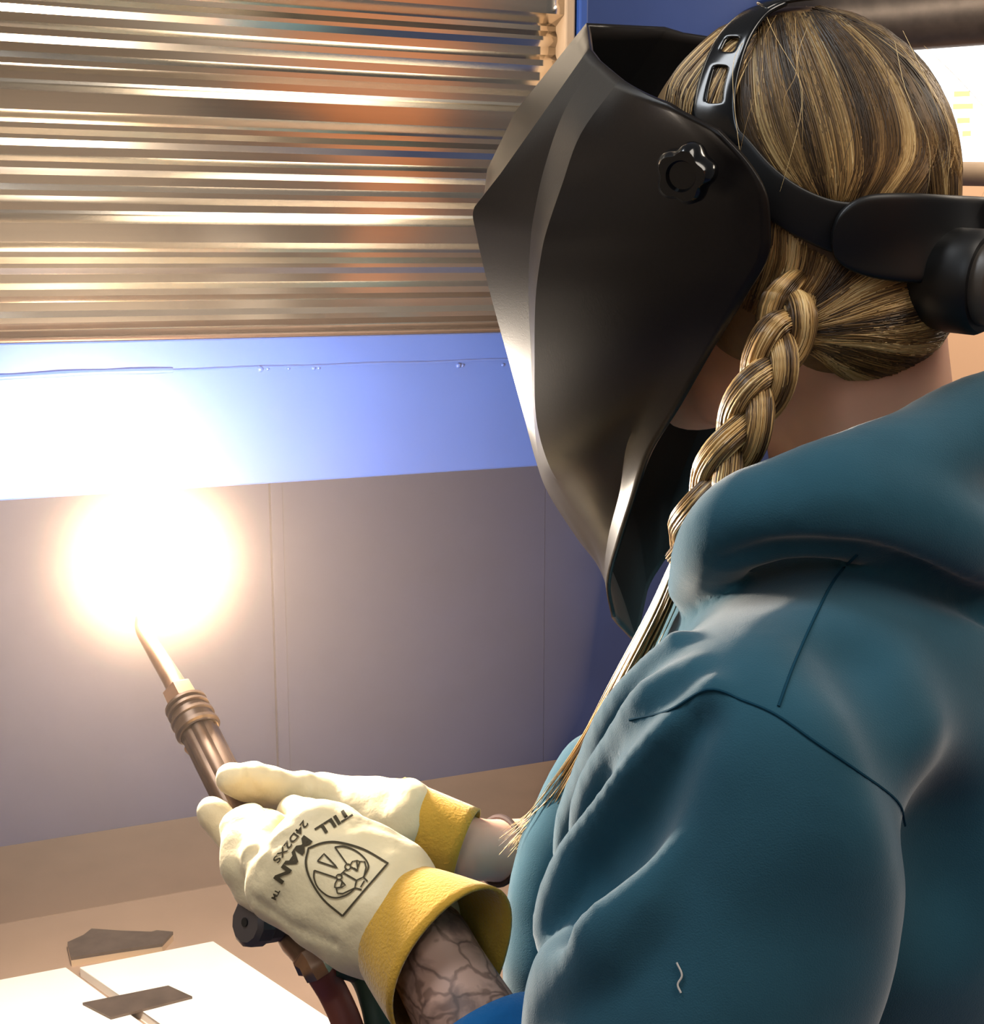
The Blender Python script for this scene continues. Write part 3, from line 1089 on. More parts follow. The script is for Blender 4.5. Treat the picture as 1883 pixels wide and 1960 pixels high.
def mirrored(P):
    L_ = P - HC
    return P - 2 * (L_ @ HL)[..., None] * HL


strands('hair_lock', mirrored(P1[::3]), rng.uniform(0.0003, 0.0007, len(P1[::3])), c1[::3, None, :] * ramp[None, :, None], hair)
# hair over the crown and down the back of the head, out of sight lines included
def on_hair(d, o=None):
    """point of the hair mass met going out from inside the head along d"""
    o = head(-0.005, 0, 0) if o is None else o
    ts = np.linspace(0.02, 0.16, 140)
    q = o + ts[:, None] * d
    v_ = HB.sample(q)
    k_ = np.where(v_ > 0)[0]
    return q[k_[0]] if len(k_) else q[-1]


bg3 = []
for wv in (0.045, 0.025, 0.008, -0.01, -0.03, -0.05, -0.07):
    line = []
    for th in np.linspace(88, -48, 14):
        d3 = nrm(-math.cos(math.radians(th)) * HF * 0.10 + math.sin(math.radians(th)) * HU * 0.10 + HL * wv * (0.35 + 0.65 * math.cos(math.radians(th - 20))))
        line.append(on_hair(d3))
    bg3.append(line)
P4, x4 = combed(None, 3600, 14, 0.35, (-0.0003, 0.0026), seed=8, stagger=0.3, guides3=bg3)
c4 = tone_for(len(P4), 0.14, streak(x4, 2.0) * 0.9)
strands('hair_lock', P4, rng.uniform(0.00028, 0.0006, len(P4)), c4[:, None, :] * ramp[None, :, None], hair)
front_g = [
    [(1440, 40), (1390, 62), (1340, 105), (1300, 150), (1280, 200)],
    [(1440, 60), (1400, 95), (1360, 140), (1330, 190), (1320, 240)],
    [(1436, 80), (1415, 130), (1395, 190), (1385, 250), (1390, 300)],
]
P2, x2 = combed(front_g, 900, 12, 0.6, (0.0003, 0.004), seed=3, stagger=0.2)
strands('hair_lock', P2, rng.uniform(0.0004, 0.0008, len(P2)), tone_for(len(P2), 0.1), hair)
low_g = [
    [(1466, 405), (1456, 470), (1442, 530), (1424, 590)],
    [(1482, 425), (1478, 480), (1462, 540), (1440, 600)],
    [(1500, 440), (1498, 500), (1478, 560), (1452, 610)],
    [(1545, 470), (1535, 520), (1508, 570), (1480, 610)],
    [(1600, 500), (1575, 545), (1540, 585), (1510, 612)],
    [(1700, 530), (1640, 560), (1580, 595), (1528, 618)],
    [(1800, 545), (1700, 575), (1610, 605), (1535, 625)],
    [(1838, 570), (1740, 605), (1630, 622), (1540, 632)],
    [(1836, 620), (1740, 640), (1640, 640), (1545, 640)],
    [(1822, 665), (1730, 668), (1640, 655), (1550, 648)],
    [(1800, 705), (1710, 695), (1630, 675), (1555, 655)],
    [(1765, 735), (1690, 715), (1620, 690), (1560, 662)],
    [(1740, 765), (1675, 745), (1612, 712), (1560, 670)],
]
P3, x3 = combed(low_g, 5200, 12, 0.35, (-0.0003, 0.0026), seed=4, stagger=0.2)
strands('hair_lock', P3, rng.uniform(0.00028, 0.0006, len(P3)), tone_for(len(P3), 0.02, streak(x3, 3.0)), hair)
strands('hair_lock', mirrored(P3[::2]), rng.uniform(0.0003, 0.0007, len(P3[::2])), tone_for(len(P3[::2]), 0.05, streak(x3[::2], 3.0)), hair)

# braid: three interwoven locks over the side of the neck
bc = catmull([at(*q) for q in ((1545, 515, .758), (1512, 590, .728), (1498, 640, .720), (1474, 705, .716), (1446, 770, .715), (1410, 845, .718), (1370, 925, .725), (1335, 1000, .74), (1312, 1065, .765))], 12)
bt_, bn_, bb_ = frames(bc)
toc = CAM - bc
toc = toc - bt_ * np.sum(toc * bt_, 1)[:, None]
toc /= np.linalg.norm(toc, axis=1)[:, None]
acr = np.cross(bt_, toc)
mB = len(bc)
tq = np.linspace(0, 1, mB)
braid = thing('braid', None, None)
braid.parent = person
tag(braid, 'three strand blonde braid over the neck')
for i in range(3):
    phs = tq * 2 * np.pi * 1.75 + i * 2 * np.pi / 3
    wdt = np.interp(tq, [0, .12, .5, 1], [0.003, 0.0088, 0.0086, 0.008])
    cl = bc + acr * (wdt * np.sin(phs))[:, None] + toc * (0.0065 * np.sin(2 * phs))[:, None]
    lk = tube('braid_lock', cl, wdt * 0.80, M['hair_base'], braid, 12, flat=0.85)
    nf = 230
    th = rng.random(nf) * 6.28
    rr = 0.9 + 0.25 * rng.random(nf)
    tw = rng.normal(0, 0.25, nf)
    T_, N_, B_ = frames(cl)
    aa = th[:, None] + tw[:, None] * tq[None, :] * 3
    FP = cl[None] + (rr[:, None] * (wdt * 0.80)[None, :])[..., None] * (np.cos(aa)[..., None] * N_[None] + 0.85 * np.sin(aa)[..., None] * B_[None])
    FP = FP[:, ::2]
    strands('braid_fibre', FP, rng.uniform(0.0004, 0.0008, nf), tone_for(nf, 0.0, 0.5 + 0.35 * np.sin(th * 3 + i)), lk)
# loose length of hair hanging down the front, flyaways
lo = []
for k in range(360):
    e = rng.normal(0, 1, 4)
    a0 = [(1300 + 6 * e[0], 1075), (1262 + 8 * e[0], 1170), (1195 + 9 * e[0] + 4 * e[1], 1300), (1130 + 10 * e[0] + 8 * e[1], 1430), (1075 + 14 * e[0] + 14 * e[1], 1530), (1000 + 22 * e[1] + 12 * e[2], 1625 + 14 * e[2])]
    dp_ = [0.775, 0.80, 0.83, 0.85, 0.865, 0.875]
    q = catmull([at(x, y, d_ + 0.006 * e[3]) for (x, y), d_ in zip(a0, dp_)], 4)
    cut = 1 - 0.3 * rng.random() ** 2
    tq_ = np.linspace(0, 1, len(q))
    lo.append(np.stack([np.interp(tq_ * cut, tq_, q[:, c_]) for c_ in range(3)], 1))
lo = np.array(lo)
strands('loose_lock', lo, rng.uniform(0.0003, 0.0006, len(lo)), tone_for(len(lo), -0.3), hair)
fl = []
for k in range(14):
    x = rng.random()
    a_ = np.array([1440 + 330 * x, 40 + 60 * x]) + rng.normal(0, 14, 2)
    b_ = a_ + np.array([60 * x + rng.normal(0, 25), 150 + rng.normal(0, 30)])
    c_ = b_ + np.array([rng.normal(-10, 30), 130 + rng.normal(0, 30)])
    q = HB.hits([a_, (a_ + b_) / 2 + rng.normal(0, 6, 2), b_, (b_ + c_) / 2 + rng.normal(0, 6, 2), c_], t0=0.5, t1=1.1)
    q = q + HB.normal(q) * np.array([0.004, 0.008, 0.009, 0.009, 0.006])[:, None]
    fl.append(catmull(q, 4))
strands('stray_hair', np.array(fl), 0.00016, tone_for(len(fl), -0.1), hair)

# ------------------------------------------------------------------ welding helmet
hel = thing('welding_helmet', 'matte black welding helmet worn on the head, seen from behind its left side', 'welding helmet')
# rows from the top rim down to the chin: (centre, facet edge, groove front, groove rear, panel end, rim) as (x, y, w)
rows = [
    [(1122, 44, 0), (1127, 92, .060), (1142, 112, .070), (1188, 150, .095), (1278, 203, .122), (1372, 252, .128)],
    [(985, 215, 0), (1040, 216, .062), (1080, 212, .074), (1112, 255, .099), (1380, 300, .127), (1432, 315, .129)],
    [(932, 325, 0), (958, 332, .064), (1042, 320, .079), (1075, 355, .102), (1400, 365, .129), (1463, 370, .130)],
    [(925, 388, 0), (908, 396, .065), (1022, 410, .082), (1048, 435, .108), (1400, 432, .129), (1471, 432, .130)],
    [(975, 452, 0), (912, 450, .068), (1015, 465, .083), (1036, 485, .110), (1390, 485, .129), (1467, 495, .130)],
    [(1005, 560, 0), (937, 558, .071), (1011, 560, .083), (1025, 570, .112), (1340, 560, .128), (1428, 565, .129)],
    [(1035, 680, 0), (970, 678, .071), (1016, 680, .080), (1023, 682, .111), (1300, 660, .124), (1366, 665, .125)],
    [(1066, 800, 0), (1003, 798, .067), (1021, 800, .075), (1026, 800, .104), (1240, 770, .113), (1302, 778, .113)],
    [(1080, 887, 0), (1026, 884, .055), (1034, 885, .068), (1048, 884, .094), (1200, 850, .101), (1245, 866, .104)],
    [(1095, 950, 0), (1050, 946, .049), (1062, 946, .060), (1080, 942, .075), (1186, 940, .086), (1213, 945, .096)],
    [(1140, 1040, 0), (1104, 1030, .041), (1112, 1030, .051), (1125, 1025, .061), (1164, 1028, .074), (1182, 1036, .087)],
    [(1180, 1130, 0), (1150, 1095, .032), (1152, 1098, .040), (1155, 1100, .050), (1157, 1105, .060), (1160, 1116, .072)],
    [(1212, 1228, 0), (1180, 1195, .026), (1176, 1190, .031), (1173, 1186, .038), (1171, 1183, .047), (1170, 1182, .058)],
]
loc = np.array([[head_px(*q) for q in r] for r in rows])
SUB = 6
cols = [catmull(loc[:, c], SUB) for c in range(6)]
# keep the prow crisp: straight runs above and below it on the front columns
prow = 3
for c in (0, 1):
    for a in range(0, prow):
        for k in range(SUB):
            t = k / SUB
            cols[c][a * SUB + k] = loc[a, c] * (1 - t) + loc[a + 1, c] * t
grid = []
NR = len(cols[0])
for i in range(NR):
    line = []
    for c in range(5):
        a, b = cols[c][i], cols[c + 1][i]
        ns = (3, 4, 3, 12, 4)[c]
        for k in range(ns):
            t = k / ns
            p = a * (1 - t) + b * t
            if c == 3:
                p = p + np.array([0, 0.003 * math.sin(math.pi * t) * min(1, (b[0] - a[0]) / -0.04) if b[0] < a[0] else 0, 0])
            line.append(p)
    line.append(cols[5][i])
    grid.append(line)
grid = np.array(grid)
NC = grid.shape[1]
mir = grid[:, 1:][:, ::-1] * np.array([1, -1, 1])
full = np.concatenate([mir, grid], axis=1)
NF = full.shape[1]
vs = head_w(full.reshape(-1, 3))
fs = np.array([(i * NF + j, i * NF + j + 1, (i + 1) * NF + j + 1, (i + 1) * NF + j) for i in range(NR - 1) for j in range(NF - 1)])
shell = mesh_obj('shell', vs, fs, M['helmet'], hel, True, 22)
shell.data.materials.append(M['helmet_in'])
bm = bmesh.new()
bm.from_mesh(shell.data)
bm.faces.ensure_lookup_table()
bm.verts.ensure_lookup_table()
mid = NF // 2
creased = {mid + k for k in (3, 7, 10)} | {mid - k for k in (3, 7, 10)}
for e in bm.edges:
    a_, b_ = e.verts[0].index, e.verts[1].index
    (ra_, ca_), (rb_, cb_) = divmod(a_, NF), divmod(b_, NF)
    if ca_ == cb_ and ca_ in creased and max(ra_, rb_) <= 8 * SUB:
        e.smooth = False
    if ra_ == rb_ == prow * SUB and abs(ca_ - mid) <= 3 and abs(cb_ - mid) <= 3:
        e.smooth = False
# outward = away from the head centre line
acc = 0
for f in bm.faces:
    acc += (Vector(f.calc_center_median()) - Vector(head(-0.03, 0, -0.02))).dot(f.normal) * f.calc_area()
if acc < 0:
    bmesh.ops.reverse_faces(bm, faces=bm.faces)
bm.to_mesh(shell.data)
bm.free()
so = shell.modifiers.new('thickness', 'SOLIDIFY')
so.thickness = 0.003
so.offset = -1
so.material_offset = 1
so.material_offset_rim = 0
# lens frame on the front
la, lb = loc[4, 1], loc[5, 1]
lens_c = (loc[4, 0] + loc[5, 0]) / 2
fr = nrm(loc[5, 0] - loc[4, 0])
fr_w = nrm(HF * fr[0] + HU * fr[2])
out_w = nrm(np.cross(HL, fr_w))
if out_w @ HF < 0:
    out_w = -out_w
lc = head_w(lens_c) - out_w * 0.010
box('lens_frame', lc + out_w * 0.001 - HL * 0.0, HL * 0.050, fr_w * 0.026, out_w * 0.0015, M['black'], hel, 0.001)
box('lens', lc + out_w * 0.0015, HL * 0.044, fr_w * 0.020, out_w * 0.002, M['gloss'], hel, 0.0005)


# pivot knob on the side
def side_pt(px, py, wv):
    return head_w(head_px(px, py, wv))


kc = side_pt(1322, 327, 0.139)
ku, kv = HF, HU
ring_v, kf = [], []
prof_k = [(0.0, 0.0145), (0.004, 0.0155), (0.012, 0.0148), (0.0150, 0.0125), (0.0150, 0.0078), (0.0125, 0.0068), (0.0125, 0.0)]
NS = 60
for h_, r_ in prof_k:
    for j in range(NS):
        a = 2 * math.pi * j / NS
        lobe = 1 - 0.17 * (0.5 + 0.5 * math.cos(5 * a)) ** 1.5 if r_ > 0.009 else 1
        ring_v.append(kc + HL * h_ + r_ * lobe * (math.cos(a) * ku + math.sin(a) * kv))
for i in range(len(prof_k) - 1):
    for j in range(NS):
        kf.append((i * NS + j, i * NS + (j + 1) % NS, (i + 1) * NS + (j + 1) % NS, (i + 1) * NS + j))
kn_ = mesh_obj('pivot_knob', ring_v, kf, M['gloss'], hel, True, 40)


# headgear straps, laid on the hair
def strap(name, upper, lower, off, thick, m, parent, slots=(), n=8, across=7, extend=None):
    """band between two pixel lines, resting on the hair mass"""
    U = catmull(upper, n)
    Lw = catmull(lower, n)
    G = []
    for a, b in zip(U, Lw):
        line = [a * (1 - t) + b * t for t in np.linspace(0, 1, across)]
        h_ = HB.hits(line, t0=0.5, t1=1.1)
        G.append(h_)
    G = np.array(G)
    nn = HB.normal(G.reshape(-1, 3)).reshape(G.shape)
    for _ in range(3):
        nn[1:-1] = (nn[:-2] + 2 * nn[1:-1] + nn[2:]) / 4
    nn /= np.linalg.norm(nn, axis=2)[..., None]
    G = G + nn * off
    for _ in range(2):
        G[1:-1] = (G[:-2] + 2 * G[1:-1] + G[2:]) / 4
    k_, a_ = len(G), across
    fs = []
    for i in range(k_ - 1):
        for j in range(a_ - 1):
            if any(s0 <= i < s1 and j0 <= j < j1 for s0, s1, j0, j1 in slots):
                continue
            fs.append((i * a_ + j, i * a_ + j + 1, (i + 1) * a_ + j + 1, (i + 1) * a_ + j))
    o = mesh_obj(name, G.reshape(-1, 3), fs, M[m], parent, True)
    s = o.modifiers.new('thickness', 'SOLIDIFY')
    s.thickness = thick
    s.offset = 0
    sb = o.modifiers.new('round', 'SUBSURF')
    sb.levels = sb.render_levels = 2
    return o, G, nn


strap('crown_strap', [(1470, 26), (1425, 42), (1385, 80), (1358, 130), (1340, 190), (1334, 245), (1345, 285)],
      [(1510, 24), (1475, 42), (1445, 82), (1425, 135), (1415, 190), (1420, 245), (1440, 285)], 0.005, 0.003, 'gloss', hel,
      slots=[(17, 21, 2, 4), (25, 34, 2, 4)], n=8, across=7)
strap('crown_strap', [(1450, 27), (1480, 17), (1520, 11), (1560, 10)], [(1470, 40), (1490, 30), (1525, 22), (1565, 18)], 0.006, 0.0025, 'gloss', hel, n=5, across=5)
strap('head_band', [(1380, 215), (1432, 262), (1478, 315), (1530, 355), (1590, 380), (1640, 385)],
      [(1400, 330), (1440, 385), (1480, 420), (1535, 455), (1590, 480), (1640, 490)], 0.005, 0.003, 'black', hel, n=6, across=7)
o, G, nn = strap('rear_pad', [(1585, 440), (1600, 400), (1640, 372), (1700, 366), (1780, 370), (1850, 378), (1880, 385)],
                 [(1585, 450), (1592, 490), (1630, 520), (1700, 540), (1780, 545), (1850, 540), (1880, 530)], 0.009, 0.006, 'black', hel, n=6, across=9)
# rear ratchet: housing, adjusting dial with its name
kb = head(-0.095, 0.034, -0.040)
kd = nrm(-HF + HL * 0.3)
lathe_along('ratchet_housing', kb - kd * 0.022, kb + kd * 0.016, [(0, 0.020), (0.1, 0.026), (0.5, 0.0285), (0.9, 0.0285), (1.0, 0.0265)], M['black'], hel, 40)
dl = lathe_along('ratchet_dial', kb + kd * 0.012, kb + kd * 0.026, [(0, 0.0225), (0.2, 0.0235), (0.8, 0.0225), (1.0, 0.0195)], M['dial'], hel, 40)
cu_ = bpy.data.curves.new('dial_text', 'FONT')
cu_.body = 'HOBART'
cu_.align_x = 'CENTER'
cu_.align_y = 'CENTER'
cu_.size = 0.0105
cu_.extrude = 0.0003
to = bpy.data.objects.new('dial_text', cu_)
COL.objects.link(to)
dg = bpy.context.evaluated_depsgraph_get()
tm = bpy.data.meshes.new_from_object(to.evaluated_get(dg))
bpy.data.objects.remove(to)
tx = nrm(np.cross(UZ, kd))
ty = np.cross(kd, tx)
R4 = Matrix(((tx[0], ty[0], kd[0], 0), (tx[1], ty[1], kd[1], 0), (tx[2], ty[2], kd[2], 0), (0, 0, 0, 1)))
tm.transform(Matrix.Translation(Vector(kb + kd * 0.0263)) @ R4)
tm.materials.clear()
tm.materials.append(M['white_ink'])
tob = bpy.data.objects.new('dial_lettering', tm)
COL.objects.link(tob)
tob.parent = dl

# ------------------------------------------------------------------ torch
tor = thing('welding_torch', 'brass gas welding torch held in both gloves, tip alight', 'torch')
A0 = at(352, 1342, 1.00)
A1 = at(590, 1815, 0.872)
ax_ = nrm(A1 - A0)
def on_ax(px_y):
    """point on the torch axis seen at that image height"""
    lo_, hi_ = -0.3, 1.5
    for _ in range(50):
        t = (lo_ + hi_) / 2
        p = A0 + (A1 - A0) * t
        d = p - CAM
        y = CY - FPX * (d @ VU) / (d @ VF)
        if y < px_y:
            lo_ = t
        else:
            hi_ = t
    return A0 + (A1 - A0) * t


FL = at(292, 1075, 1.075)
tip = [on_ax(1345), on_ax(1315), at(318, 1280, 1.02), at(292, 1238, 1.035), at(272, 1205, 1.048), at(268, 1180, 1.052)]
tube('tip_tube', catmull(tip, 5), np.interp(np.linspace(0, 1, 26), [0, .5, .8, 1], [.0085, .0068, .0052, .0038]), M['copper'], tor, 14)
lathe_along('tip_nut', on_ax(1316), on_ax(1352), [(0, .009), (.12, .012), (.75, .0125), (.9, .0105), (1, .0105)], M['copper'], tor, 6, 20)
lathe_along('collar', on_ax(1346), on_ax(1402), [(0, .013), (.05, .0158), (.12, .0158), (.15, .0138), (.20, .0138), (.23, .0158), (.30, .0158), (.33, .0138), (.46, .0138), (.50, .0164), (.58, .0164), (.61, .0150), (.80, .0150), (.83, .0166), (.92, .0166), (.96, .0148), (1, .0145)], M['brass'], tor, 30)
hl = on_ax(1398)
hr = on_ax(1700)
d_ = nrm(hr - hl)
n1 = nrm(np.cross(d_, UZ))
n2 = np.cross(d_, n1)
vs, fs = [], []
NSg = 48
for t, sc_ in ((0, .9), (.02, 1), (.98, 1), (1, .9)):
    for j in range(NSg):
        a = 2 * math.pi * j / NSg
        r_ = 0.0136 * sc_ * (1 - 0.09 * max(0, math.cos(8 * a)))
        vs.append(hl + (hr - hl) * t + r_ * (math.cos(a) * n1 + math.sin(a) * n2))
for i in range(3):
    for j in range(NSg):
        fs.append((i * NSg + j, i * NSg + (j + 1) % NSg, (i + 1) * NSg + (j + 1) % NSg, (i + 1) * NSg + j))
fs += [tuple(range(NSg))[::-1], tuple(3 * NSg + j for j in range(NSg))]
mesh_obj('handle', vs, fs, M['brass'], tor, True, 30)
lathe_along('latch', at(361, 1425, 0.985), at(372, 1440, 0.98), [(0, .003), (.3, .005), (1, .004)], M['copper'], tor, 10)
lathe_along('valve_body', on_ax(1690), on_ax(1835), [(0, .0136), (.3, .0150), (.5, .0158), (.75, .0150), (.9, .0125), (1, .0125)], M['brass'], tor, 24)
va = on_ax(1775)
vb = at(490, 1764, 0.862)
st = lathe_along('valve_stem', va, va + (vb - va) * 0.72, [(0, .0085), (.5, .0085), (.52, .0105), (.8, .0105), (.82, .008), (1, .008)], M['brass'], tor, 6, 20)
kv_ = []
kd2 = nrm(vb - va + V(-0.02, -0.03, 0.008))
lathe_along('valve_knob', vb - kd2 * 0.018, vb + kd2 * 0.009, [(0, .0075), (.1, .0135), (.45, .0140), (.55, .0155), (.9, .0155), (1, .0125)], M['knob'], tor, 12, 25)
lathe_along('valve_knob', vb + kd2 * 0.008, vb + kd2 * 0.0098, [(0, .003), (1, .0028)], M['black'], tor, 12)
vc = on_ax(1812)
ve = at(660, 1832, 0.90)
lathe_along('valve_stem', vc, ve, [(0, .0075), (.55, .0075), (.58, .011), (.9, .011), (1, .009)], M['brass'], tor, 8, 25)
hb = on_ax(1832)
hpth = catmull([hb, on_ax(1855), at(640, 1905, 0.868), at(668, 1970, 0.86), at(700, 2080, 0.86), at(720, 2300, 0.88), V(-0.15, 0.95, 0.815), V(-0.2, 1.05, 0.812)], 8)
tube('fitting', hpth[:10], np.interp(np.linspace(0, 1, 10), [0, .4, .5, 1], [.0138, .0138, .0112, .0112]), M['copper'], tor, 8, sharp=25)
tube('fuel_hose', hpth[8:], 0.0096, M['hose_red'], tor, 16)
gp = catmull([on_ax(1842) + VR * 0.012, at(690, 1860, 0.885), at(716, 1920, 0.872), at(728, 1990, 0.865), at(735, 2110, 0.865), at(745, 2320, 0.88), V(-0.10, 0.98, 0.815), V(-0.14, 1.1, 0.812)], 8)
tube('oxygen_hose', gp, 0.0092, M['hose_green'], tor, 16)

# ------------------------------------------------------------------ gloves
def ink_polyline(field, parent, name, pts, wpx=2.6, closed=False):
    p = np.asarray(pts, float)
    if closed:
        p = np.vstack([p, p[:1]])
    q = [p[0]]
    for a, b in zip(p[:-1], p[1:]):
        m_ = max(1, int(np.linalg.norm(b - a) / 6))
        for k in range(1, m_ + 1):
            q.append(a + (b - a) * k / m_)
    q = np.array(q)
    h_ = field.hits(q, t0=0.6, t1=1.1)
    n_ = field.normal(h_)
    T = np.gradient(h_, axis=0)
    T /= np.linalg.norm(T, axis=1)[:, None] + 1e-12
    sd_ = np.cross(T, n_)
    sd_ /= np.linalg.norm(sd_, axis=1)[:, None] + 1e-12
    hw = wpx * 0.5 * 0.8 / FPX
    v_ = np.stack([h_ + sd_ * hw + n_ * 0.0007, h_ - sd_ * hw + n_ * 0.0007], 1).reshape(-1, 3)
    f_ = [(2 * i, 2 * i + 2, 2 * i + 3, 2 * i + 1) for i in range(len(q) - 1)]
    return mesh_obj(name, v_, f_, M['ink'], parent)


def ink_text(field, parent, name, text, org, rdir, size, stretch=1.0, bold=0.0):
    """flat print: text laid along rdir (pixels) and draped on the glove"""
    c = bpy.data.curves.new(name, 'FONT')
    c.body = text
    c.size = 1.0
    c.offset = bold
    t_ = bpy.data.objects.new(name, c)
    COL.objects.link(t_)
    dg_ = bpy.context.evaluated_depsgraph_get()
    me = bpy.data.meshes.new_from_object(t_.evaluated_get(dg_))
    bpy.data.objects.remove(t_)
    bm_ = bmesh.new()
    bm_.from_mesh(me)
    bmesh.ops.triangulate(bm_, faces=bm_.faces)
    for _ in range(3):
        es = [e for e in bm_.edges if e.calc_length() > 0.28]
        if not es:
            break
        bmesh.ops.subdivide_edges(bm_, edges=es, cuts=1)
        bmesh.ops.triangulate(bm_, faces=bm_.faces)
    r = nrm(np.array([rdir[0], rdir[1], 0.0]))[:2]
    dn = np.array([-r[1], r[0]])
    for v in bm_.verts:
        q = np.array(org) + r * v.co.x * size * stretch - dn * v.co.y * size
        h_ = field.hit(q[0], q[1], t0=0.6, t1=1.1)
        n_ = field.normal(h_)[0]
        v.co = Vector(h_ + n_ * 0.0007)
    bm_.to_mesh(me)
    bm_.free()
    me.materials.clear()
    me.materials.append(M['ink'])
    o = bpy.data.objects.new(name, me)
    COL.objects.link(o)
    o.parent = parent
    return o


gl = thing('work_glove', 'near work glove, cream leather with printed emblem and gold suede cuff', 'glove', 'pair of welding gloves')
G1 = Field(at(660, 1690, 0.86) - V(0.17, 0.17, 0.15), at(660, 1690, 0.86) + V(0.12, 0.14, 0.13), 0.0025)
c3 = lambda l: np.array([at(*q) for q in l])
# back of the hand: a thick flat slab from wrist to knuckles
for a, b, ra, rb, k in (
        ((598, 1602, .845), (735, 1705, .822), .0205, .028, .010),
        ((560, 1650, .838), (720, 1745, .815), .0215, .028, .010),
        ((535, 1698, .840), (690, 1780, .818), .0210, .027, .010),
        ((625, 1590, .850), (755, 1680, .830), .0180, .024, .010)):
    G1.cap(at(*a), at(*b), ra, rb, k)
# fingers, bent upwards round the torch handle
G1.chain(c3([(545, 1690, .850), (468, 1655, .868), (463, 1590, .888), (478, 1572, .900)]), [.0150, .0155, .0145, .0125], .003)
G1.chain(c3([(560, 1660, .842), (500, 1645, .852), (502, 1596, .872), (520, 1582, .890)]), [.0145, .0140, .0118, .0105], .003)
G1.chain(c3([(545, 1715, .846), (486, 1700, .866), (482, 1668, .892), (505, 1640, .905)]), [.0150, .0140, .0125, .011], .004)
# forefinger reaching past the handle
G1.chain(c3([(480, 1640, .915), (440, 1590, .925), (412, 1562, .930), (402, 1550, .930)]), [.0120, .0120, .0120, .0100], .003)
# thumb along the far side
G1.chain(c3([(650, 1600, .862), (590, 1570, .905), (560, 1555, .93)]), [.018, .014, .012], .008)
# wrist
G1.cap(at(720, 1735, .822), at(775, 1775, .812), .030, .034, .012)
# wrinkles: between fingers, at the base of the hand
for pl, r_ in (([(470, 1640, .832), (520, 1615, .82), (560, 1598, .815)], .0016), ([(480, 1718, .83), (560, 1772, .80), (640, 1806, .785)], .0016), ([(500, 1660, .82), (520, 1625, .815), (545, 1602, .815)], .0012)):
    q = G1.hits(catmull([(a[0], a[1]) for a in pl], 5), t0=.6, t1=1.1)
    G1.chain(q, r_, .004, 'sub')
G1.ripple(0.0007, 0.022, 3)
gv, gf = G1.mesh(2)
hand1 = mesh_obj('hand', gv, gf, M['goat'], gl)
K = 4.955
z1 = lambda l: [(380 + x / K, 1500 + y / K) for x, y in l]
em = thing('emblem', None, None)
em.parent = gl
tag(em, 'black outlined shield emblem printed on the glove back')
shield = catmull(z1([(1370, 1255), (1190, 1100), (1070, 920), (1020, 760), (1045, 615)]), 5).tolist() + catmull(z1([(1045, 615), (1180, 565), (1330, 560), (1560, 625), (1795, 760)]), 5).tolist()[1:]
ink_polyline(G1, em, 'shield_outline', shield, 4.2, True)
ink_polyline(G1, em, 'emblem_line', catmull(z1([(1100, 825), (1100, 900), (1140, 990), (1230, 1065), (1320, 1082), (1420, 1050), (1490, 990)]), 5), 3.2)
ink_polyline(G1, em, 'emblem_line', catmull(z1([(1295, 605), (1380, 598), (1490, 640), (1580, 720), (1612, 800), (1565, 890)]), 5), 3.2)
ink_polyline(G1, em, 'emblem_line', z1([(1100, 825), (1310, 895)]), 3.0)
ink_polyline(G1, em, 'emblem_line', z1([(1295, 605), (1410, 770)]), 3.0)
ink_polyline(G1, em, 'emblem_triangle', z1([(1130, 738), (1192, 668), (1322, 805)]), 3.2, True)
for cx_, cy_, rx, ry in ((1418, 795, 27, 27), (1337, 888, 27, 24)):
    ink_polyline(G1, em, 'emblem_ring', z1([(cx_ + rx * math.cos(a), cy_ + ry * math.sin(a)) for a in np.linspace(0, 2 * np.pi, 12, endpoint=False)]), 3.0, True)
for l in ([(1440, 780), (1460, 745), (1505, 735), (1530, 745), (1515, 790), (1500, 830), (1460, 800), (1440, 795)],
          [(1320, 912), (1300, 950), (1295, 985), (1320, 990), (1365, 982), (1395, 965), (1360, 925), (1345, 910)],
          [(1530, 745), (1575, 745), (1590, 800), (1570, 890)], [(1310, 990), (1320, 1040), (1370, 1045), (1480, 995)],
          [(1345, 870), (1410, 810)], [(1370, 845), (1500, 920), (1565, 890), (1605, 930)], [(1500, 920), (1485, 990), (1550, 1010)],
          [(1575, 925), (1540, 985)], [(1500, 740), (1515, 830), (1475, 805)], [(1365, 935), (1350, 985)]):
    ink_polyline(G1, em, 'emblem_line', z1(l), 3.0)
ink_text(G1, gl, 'printed_name', 'MAN', z1([(1010, 488)])[0], (-0.58, 0.815), 27, 1.72, 0.04)
ink_text(G1, gl, 'printed_name', 'TILL', z1([(1412, 235)])[0], (-0.84, 0.54), 26, 1.55, 0.035)
ink_text(G1, gl, 'printed_mark', 'TM', z1([(740, 995)])[0], (-0.45, 0.89), 13, 1.15, 0.03)
ink_text(G1, gl, 'printed_size', '24D2XS', z1([(1000, 345)])[0], (-0.61, 0.79), 18, 1.58, 0.02)


